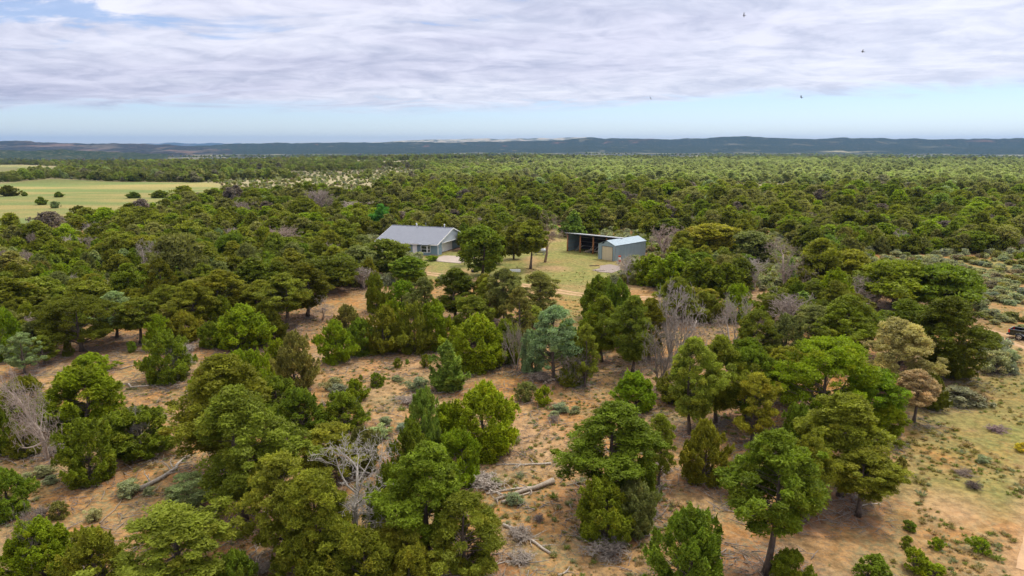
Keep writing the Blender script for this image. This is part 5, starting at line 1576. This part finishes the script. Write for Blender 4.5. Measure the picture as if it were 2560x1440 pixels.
gm = np_mesh('ground', np.column_stack([gx_, gy_, gz.ravel()]), quads, 4, {'cover': ('POINT', 'FLOAT_COLOR', cov), 'meadow': ('POINT', 'FLOAT', meadow)}, M_GR, True)
go_ = link('ground', gm); tag(go_, kind='structure')
# close the hole under the camera
q = MB(); q.poly([(math.sin(a) * .5, math.cos(a) * .5, float(hz(math.sin(a) * .5, math.cos(a) * .5))) for a in angs[::-1]]); 

# wheel tracks laid on the ground
M_TRK = simple('packed_sand', (0.46, 0.295, 0.165), .95, var=.14, scale=1.2, bump=.3, bscale=6)
def ribbon(name, line, halfw, off, label):
    q_pts = []; 
    seg = [line[k] for k in range(len(line))]
    # Catmull-Rom
    def cr(p0, p1, p2, p3, t): return .5 * ((2 * p1) + (-p0 + p2) * t + (2 * p0 - 5 * p1 + 4 * p2 - p3) * t * t + (-p0 + 3 * p1 - 3 * p2 + p3) * t ** 3)
    for k in range(len(seg) - 1):
        p0 = seg[max(k - 1, 0)]; p1 = seg[k]; p2 = seg[k + 1]; p3 = seg[min(k + 2, len(seg) - 1)]
        nn = max(4, int(np.linalg.norm(p2 - p1) / .5))
        q_pts += [cr(p0, p1, p2, p3, t) for t in np.linspace(0, 1, nn, endpoint=False)]
    Q = np.array(q_pts); T = np.gradient(Q, axis=0); T /= np.linalg.norm(T, axis=1)[:, None]; S = np.column_stack([-T[:, 1], T[:, 0]])
    V = []; nr = 5
    for k in range(nr):
        f = (k / (nr - 1) - .5) * 2
        wv = halfw * (1 + (vnoise(Q[:, 0] + k * 31, Q[:, 1], 1.6, 60, 3) - .5) * 1.4 * abs(f))
        p = Q + S * (off + f * wv)[:, None]
        V.append(np.column_stack([p, hz(p[:, 0], p[:, 1]) + .03 - .012 * abs(f)]))
    V = np.array(V); m_ = len(Q); F = []
    for k in range(nr - 1):
        for t in range(m_ - 1): F += [k * m_ + t, k * m_ + t + 1, (k + 1) * m_ + t + 1, (k + 1) * m_ + t]
    o = link(name, np_mesh(name, V.reshape(-1, 3), F, 4, None, M_TRK, True)); tag(o, label, kind='structure')
for off in (-.85, .85):
    ribbon('dirt_track', TRACK, .38, off, 'sandy wheel rut of the track under the truck')
    ribbon('dirt_road', DRIVE, .34, off, 'sandy wheel rut crossing the grass below the yard')

# ------------------------------------------------------------------ hills
def hill_mat(name, dark, soil, cover_lo, cover_hi, red=(0.32, 0.15, 0.09), redf=.5):
    m, nt, out = mat_new(name)
    b = nt.nodes.new('ShaderNodeBsdfPrincipled'); b.inputs['Roughness'].default_value = 1; b.inputs['Specular IOR Level'].default_value = 0
    g_ = nt.nodes.new('ShaderNodeNewGeometry'); pos = g_.outputs['Position']
    at = nt.nodes.new('ShaderNodeAttribute'); at.attribute_name = 'hill'; s = nt.nodes.new('ShaderNodeSeparateColor'); nt.links.new(at.outputs['Color'], s.inputs[0])
    a = noise_n(nt, mapping(nt, pos, (.0045, .0016, .03)), 1.0, 7, .62, .5); fine_ = noise_n(nt, pos, .05, 3, .8)
    cv_ = ramp(nt, a, cover_lo, cover_hi)
    cv_ = math_n(nt, 'MULTIPLY', cv_, ramp(nt, fine_, .28, .5))
    soilc = mix_c(nt, math_n(nt, 'MULTIPLY', ramp(nt, noise_n(nt, mapping(nt, pos, (.003, .002, .03)), 1.0, 4, .6), .45, .6), redf), soil, red)
    c = mix_c(nt, math_n(nt, 'MAXIMUM', cv_, math_n(nt, 'SUBTRACT', .0, .0)), soilc, dark)
    c = mix_c(nt, math_n(nt, 'MULTIPLY', s.outputs[0], ramp(nt, a, .60, .70)), c, red)   # cliff band
    c = mix_c(nt, math_n(nt, 'MULTIPLY', s.outputs[1], math_n(nt, 'SUBTRACT', 1.0, math_n(nt, 'MULTIPLY', ramp(nt, fine_, .5, .6), .5))), c, (0.40, 0.36, 0.23))   # grassy foot
    nt.links.new(c, b.inputs['Base Color']); nt.links.new(b.outputs[0], out.inputs[0])
    return m
M_HILL = hill_mat('wooded_mesa', (0.022, 0.036, 0.018), (0.14, 0.135, 0.085), .29, .43, (0.20, 0.11, 0.08), .15)
M_HILLR = hill_mat('red_mesa', (0.024, 0.030, 0.024), (0.13, 0.11, 0.08), .36, .50, (0.24, 0.14, 0.11), .5)
M_HILLP = hill_mat('pale_ridge', (0.06, 0.075, 0.04), (0.40, 0.36, 0.26), .44, .58, (0.34, 0.27, 0.2), .4)
def hills(sil, D, depth, vb, mat, seed, rough=1.0, foot=None, tilt=0.0):
    us = np.array([a for a, _ in sil], float); vs = np.array([b for _, b in sil], float)
    U = np.arange(us[0], us[-1] + 1, 3.0); V = np.interp(U, us, vs)
    az = []; zt = []
    for u, v in zip(U, V):
        r = ray(u, v); h = math.hypot(r[0], r[1]); az.append(math.atan2(r[0], r[1])); zt.append(CAMH + D * r[2] / h)
    az = np.array(az); zt = np.array(zt)
    zt = zt + (vnoise(U * 1.0, U * 0, 26, seed, 3) - .5) * D * .0022
    ends = np.minimum(1, np.minimum(np.arange(len(U)), np.arange(len(U))[::-1]) / 10.0)
    zt = zt - (1 - ends ** .5) * 0
    S = np.concatenate([np.linspace(0, 1, 34), [1.3, 1.8, 2.6, 3.4]]); base = -50.0
    Vt = []; A = []
    for s in S:
        gul = vnoise(az * D, s * depth + 0 * az, 420, seed, 4) - .5; gul2 = vnoise(az * D, s * depth * .3 + 0 * az, 170, seed + 9, 3) - .5
        if s <= 1:
            prof = .72 * s ** 1.5 + .28 * sstep(s, .80, .97)
            if vb < 0: prof = s
            z = base + (zt - base) * prof + (gul * 42 + gul2 * 16) * rough * math.sin(math.pi * s) ** .8
            rr = D - depth * (1 - s) + gul2 * 160 * (1 - s) * s * 4
        else:
            z = zt - (s - 1) * (18 + 0 * gul) + gul * 2; rr = D + (s - 1) * depth + 0 * az
        Vt.append(np.column_stack([rr * np.sin(az), rr * np.cos(az), z]))
        cl = np.full(len(az), float(np.exp(-((s - .88) / .06) ** 2))); ft = (foot(U, s) if foot else 0 * az)
        A.append(np.column_stack([cl, ft, 0 * az, 0 * az + 1]))
    Vt = np.array(Vt); A = np.array(A); na_ = len(az); F = []
    ii = np.arange(len(S) - 1)[:, None] * na_; jj = np.arange(na_ - 1)[None, :]
    F = np.stack([ii + jj, ii + jj + 1, ii + na_ + jj + 1, ii + na_ + jj], axis=-1).ravel()
    o = link('hills', np_mesh('hills', Vt.reshape(-1, 3), F, 4, {'hill': ('POINT', 'FLOAT_COLOR', A.reshape(-1, 4))}, mat, True)); tag(o, kind='structure')
    return o
def foot_main(U, s):
    f = np.zeros(len(U))
    for u0, w0, s0, ws in ((1930, 150, .06, .15), (1500, 40, .22, .04), (1540, 75, .12, .05), (2120, 60, .36, .04), (2220, 90, .16, .05), (1210, 90, .03, .03), (2400, 120, .07, .03), (1330, 60, .13, .04)):
        f = np.maximum(f, np.exp(-((U - u0) / w0) ** 2 - ((s - s0) / ws) ** 2) * 1.3)
    return np.clip(f + (vnoise(U, U * 0 + s * 100, 30, 3, 2) - .5) * .5 * (f > .1), 0, 1)
hills([(300, 372), (380, 366), (540, 363), (600, 358), (680, 357), (760, 358), (800, 356), (860, 355), (900, 357), (1000, 355), (1100, 356), (1200, 355), (1320, 352), (1400, 350), (1475, 344), (1520, 346), (1600, 346), (1640, 348), (1700, 347), (1760, 346), (1800, 343), (1860, 341), (1900, 342), (1950, 344), (1975, 347), (2040, 347), (2100, 344), (2160, 346), (2250, 346), (2330, 348), (2420, 347), (2480, 346), (2560, 345), (2700, 343), (3000, 347)], 8200, 2600, 389, M_HILL, 5, 1.0, foot_main)
hills([(-500, 352), (-200, 354), (0, 352), (40, 352), (75, 353), (110, 357), (180, 357), (260, 359), (330, 358), (400, 361), (450, 364), (520, 370), (580, 374)], 7300, 2300, 385, M_HILLR, 15, 1.3)
hills([(-400, 377), (-100, 376), (60, 377), (140, 374), (200, 375), (260, 379), (340, 382), (420, 386)], 4300, 900, 392, M_HILL, 25, .25)
hills([(930, 356), (1010, 352), (1060, 350), (1130, 349), (1200, 346), (1260, 348), (1340, 346), (1400, 345), (1460, 343), (1500, 345), (1540, 352)], 12500, 2200, 365, M_HILLP, 35, 1.0)
hills([(300, 362), (350, 359), (420, 357), (480, 358), (560, 359), (640, 360), (700, 362)], 18500, 2200, 365, M_HILL, 45, .5)

# ------------------------------------------------------------------ unseen clouds added overhead to shade woods and hills, well above the haze
M_SHADE_CLOUD, nt, out = mat_new('shade_cloud')
tr = nt.nodes.new('ShaderNodeBsdfTransparent'); tr.inputs[0].default_value = (1, 1, 1, 1)
tl2 = nt.nodes.new('ShaderNodeBsdfTranslucent'); tl2.inputs[0].default_value = (.95, .95, .97, 1)
ms = nt.nodes.new('ShaderNodeMixShader'); ms.inputs[0].default_value = 0.22
nt.links.new(tr.outputs[0], ms.inputs[1]); nt.links.new(tl2.outputs[0], ms.inputs[2]); nt.links.new(ms.outputs[0], out.inputs[0])
def cloud(gx0, gy0, ra, rb, alt, thick, seed, mat=None):
    """one of the added, unseen flat clouds, its shade falling round the ground point (gx0, gy0)"""
    k0 = alt / math.tan(R(SUN_EL)); nu, nv = 90, 30; V = []; F = []
    for a in range(nv + 1):
        for b_ in range(nu):
            ph = math.pi * a / nv; w_ = 2 * math.pi * b_ / nu
            d = (math.sin(ph) * math.cos(w_), math.sin(ph) * math.sin(w_), math.cos(ph))
            k = 1 + .35 * (float(vnoise(d[0] * 5 + 9, d[1] * 5 + 3 + d[2], 1, seed, 3)) - .5)
            V.append((d[0] * ra * k, d[1] * rb * k, d[2] * (thick if d[2] > 0 else thick * .35) * (1 + .8 * (float(vnoise(d[0] * 9, d[1] * 9, 1, seed + 2, 2)) - .5))))
    for a in range(nv):
        for b_ in range(nu): F.append([a * nu + b_, a * nu + (b_ + 1) % nu, (a + 1) * nu + (b_ + 1) % nu, (a + 1) * nu + b_])
    me = bpy.data.meshes.new('shade_clouds'); me.from_pydata(V, [], F); me.update(); me.materials.append(mat or M_SHADE_CLOUD); me.polygons.foreach_set('use_smooth', [True] * len(me.polygons))
    cl = link('shade_clouds', me); cl.location = (gx0 + k0 * math.sin(R(SUN_AZ)), gy0 + k0 * math.cos(R(SUN_AZ)), alt); tag(cl, kind='stuff')
M_THICK = M_SHADE_CLOUD.copy(); M_THICK.name = 'thick_shade_cloud'
for n_ in M_THICK.node_tree.nodes:
    if n_.type == 'MIX_SHADER': n_.inputs[0].default_value = .55
cloud(40, 70, 640, 330, 900, 70, 71)
cloud(-720, 820, 640, 430, 900, 80, 81, M_THICK)
cloud(200, 2500, 3000, 1080, 1500, 150, 91, M_THICK)
cloud(0, 6700, 9000, 2300, 4200, 400, 101)

# ------------------------------------------------------------------ haze
HAZE = 5.6e-5
M_HZ, nt, out = mat_new('haze'); pv = nt.nodes.new('ShaderNodeVolumePrincipled')
pv.inputs['Color'].default_value = (0.30, 0.54, 0.96, 1); pv.inputs['Density'].default_value = HAZE; pv.inputs['Anisotropy'].default_value = 0.2
nt.links.new(pv.outputs[0], out.inputs['Volume'])
hzb = MB().box(-21500, 21500, -21500, 21500, -56, 290).build('haze', M_HZ); hzb['kind'] = 'stuff'; hzb.display_type = 'WIRE'
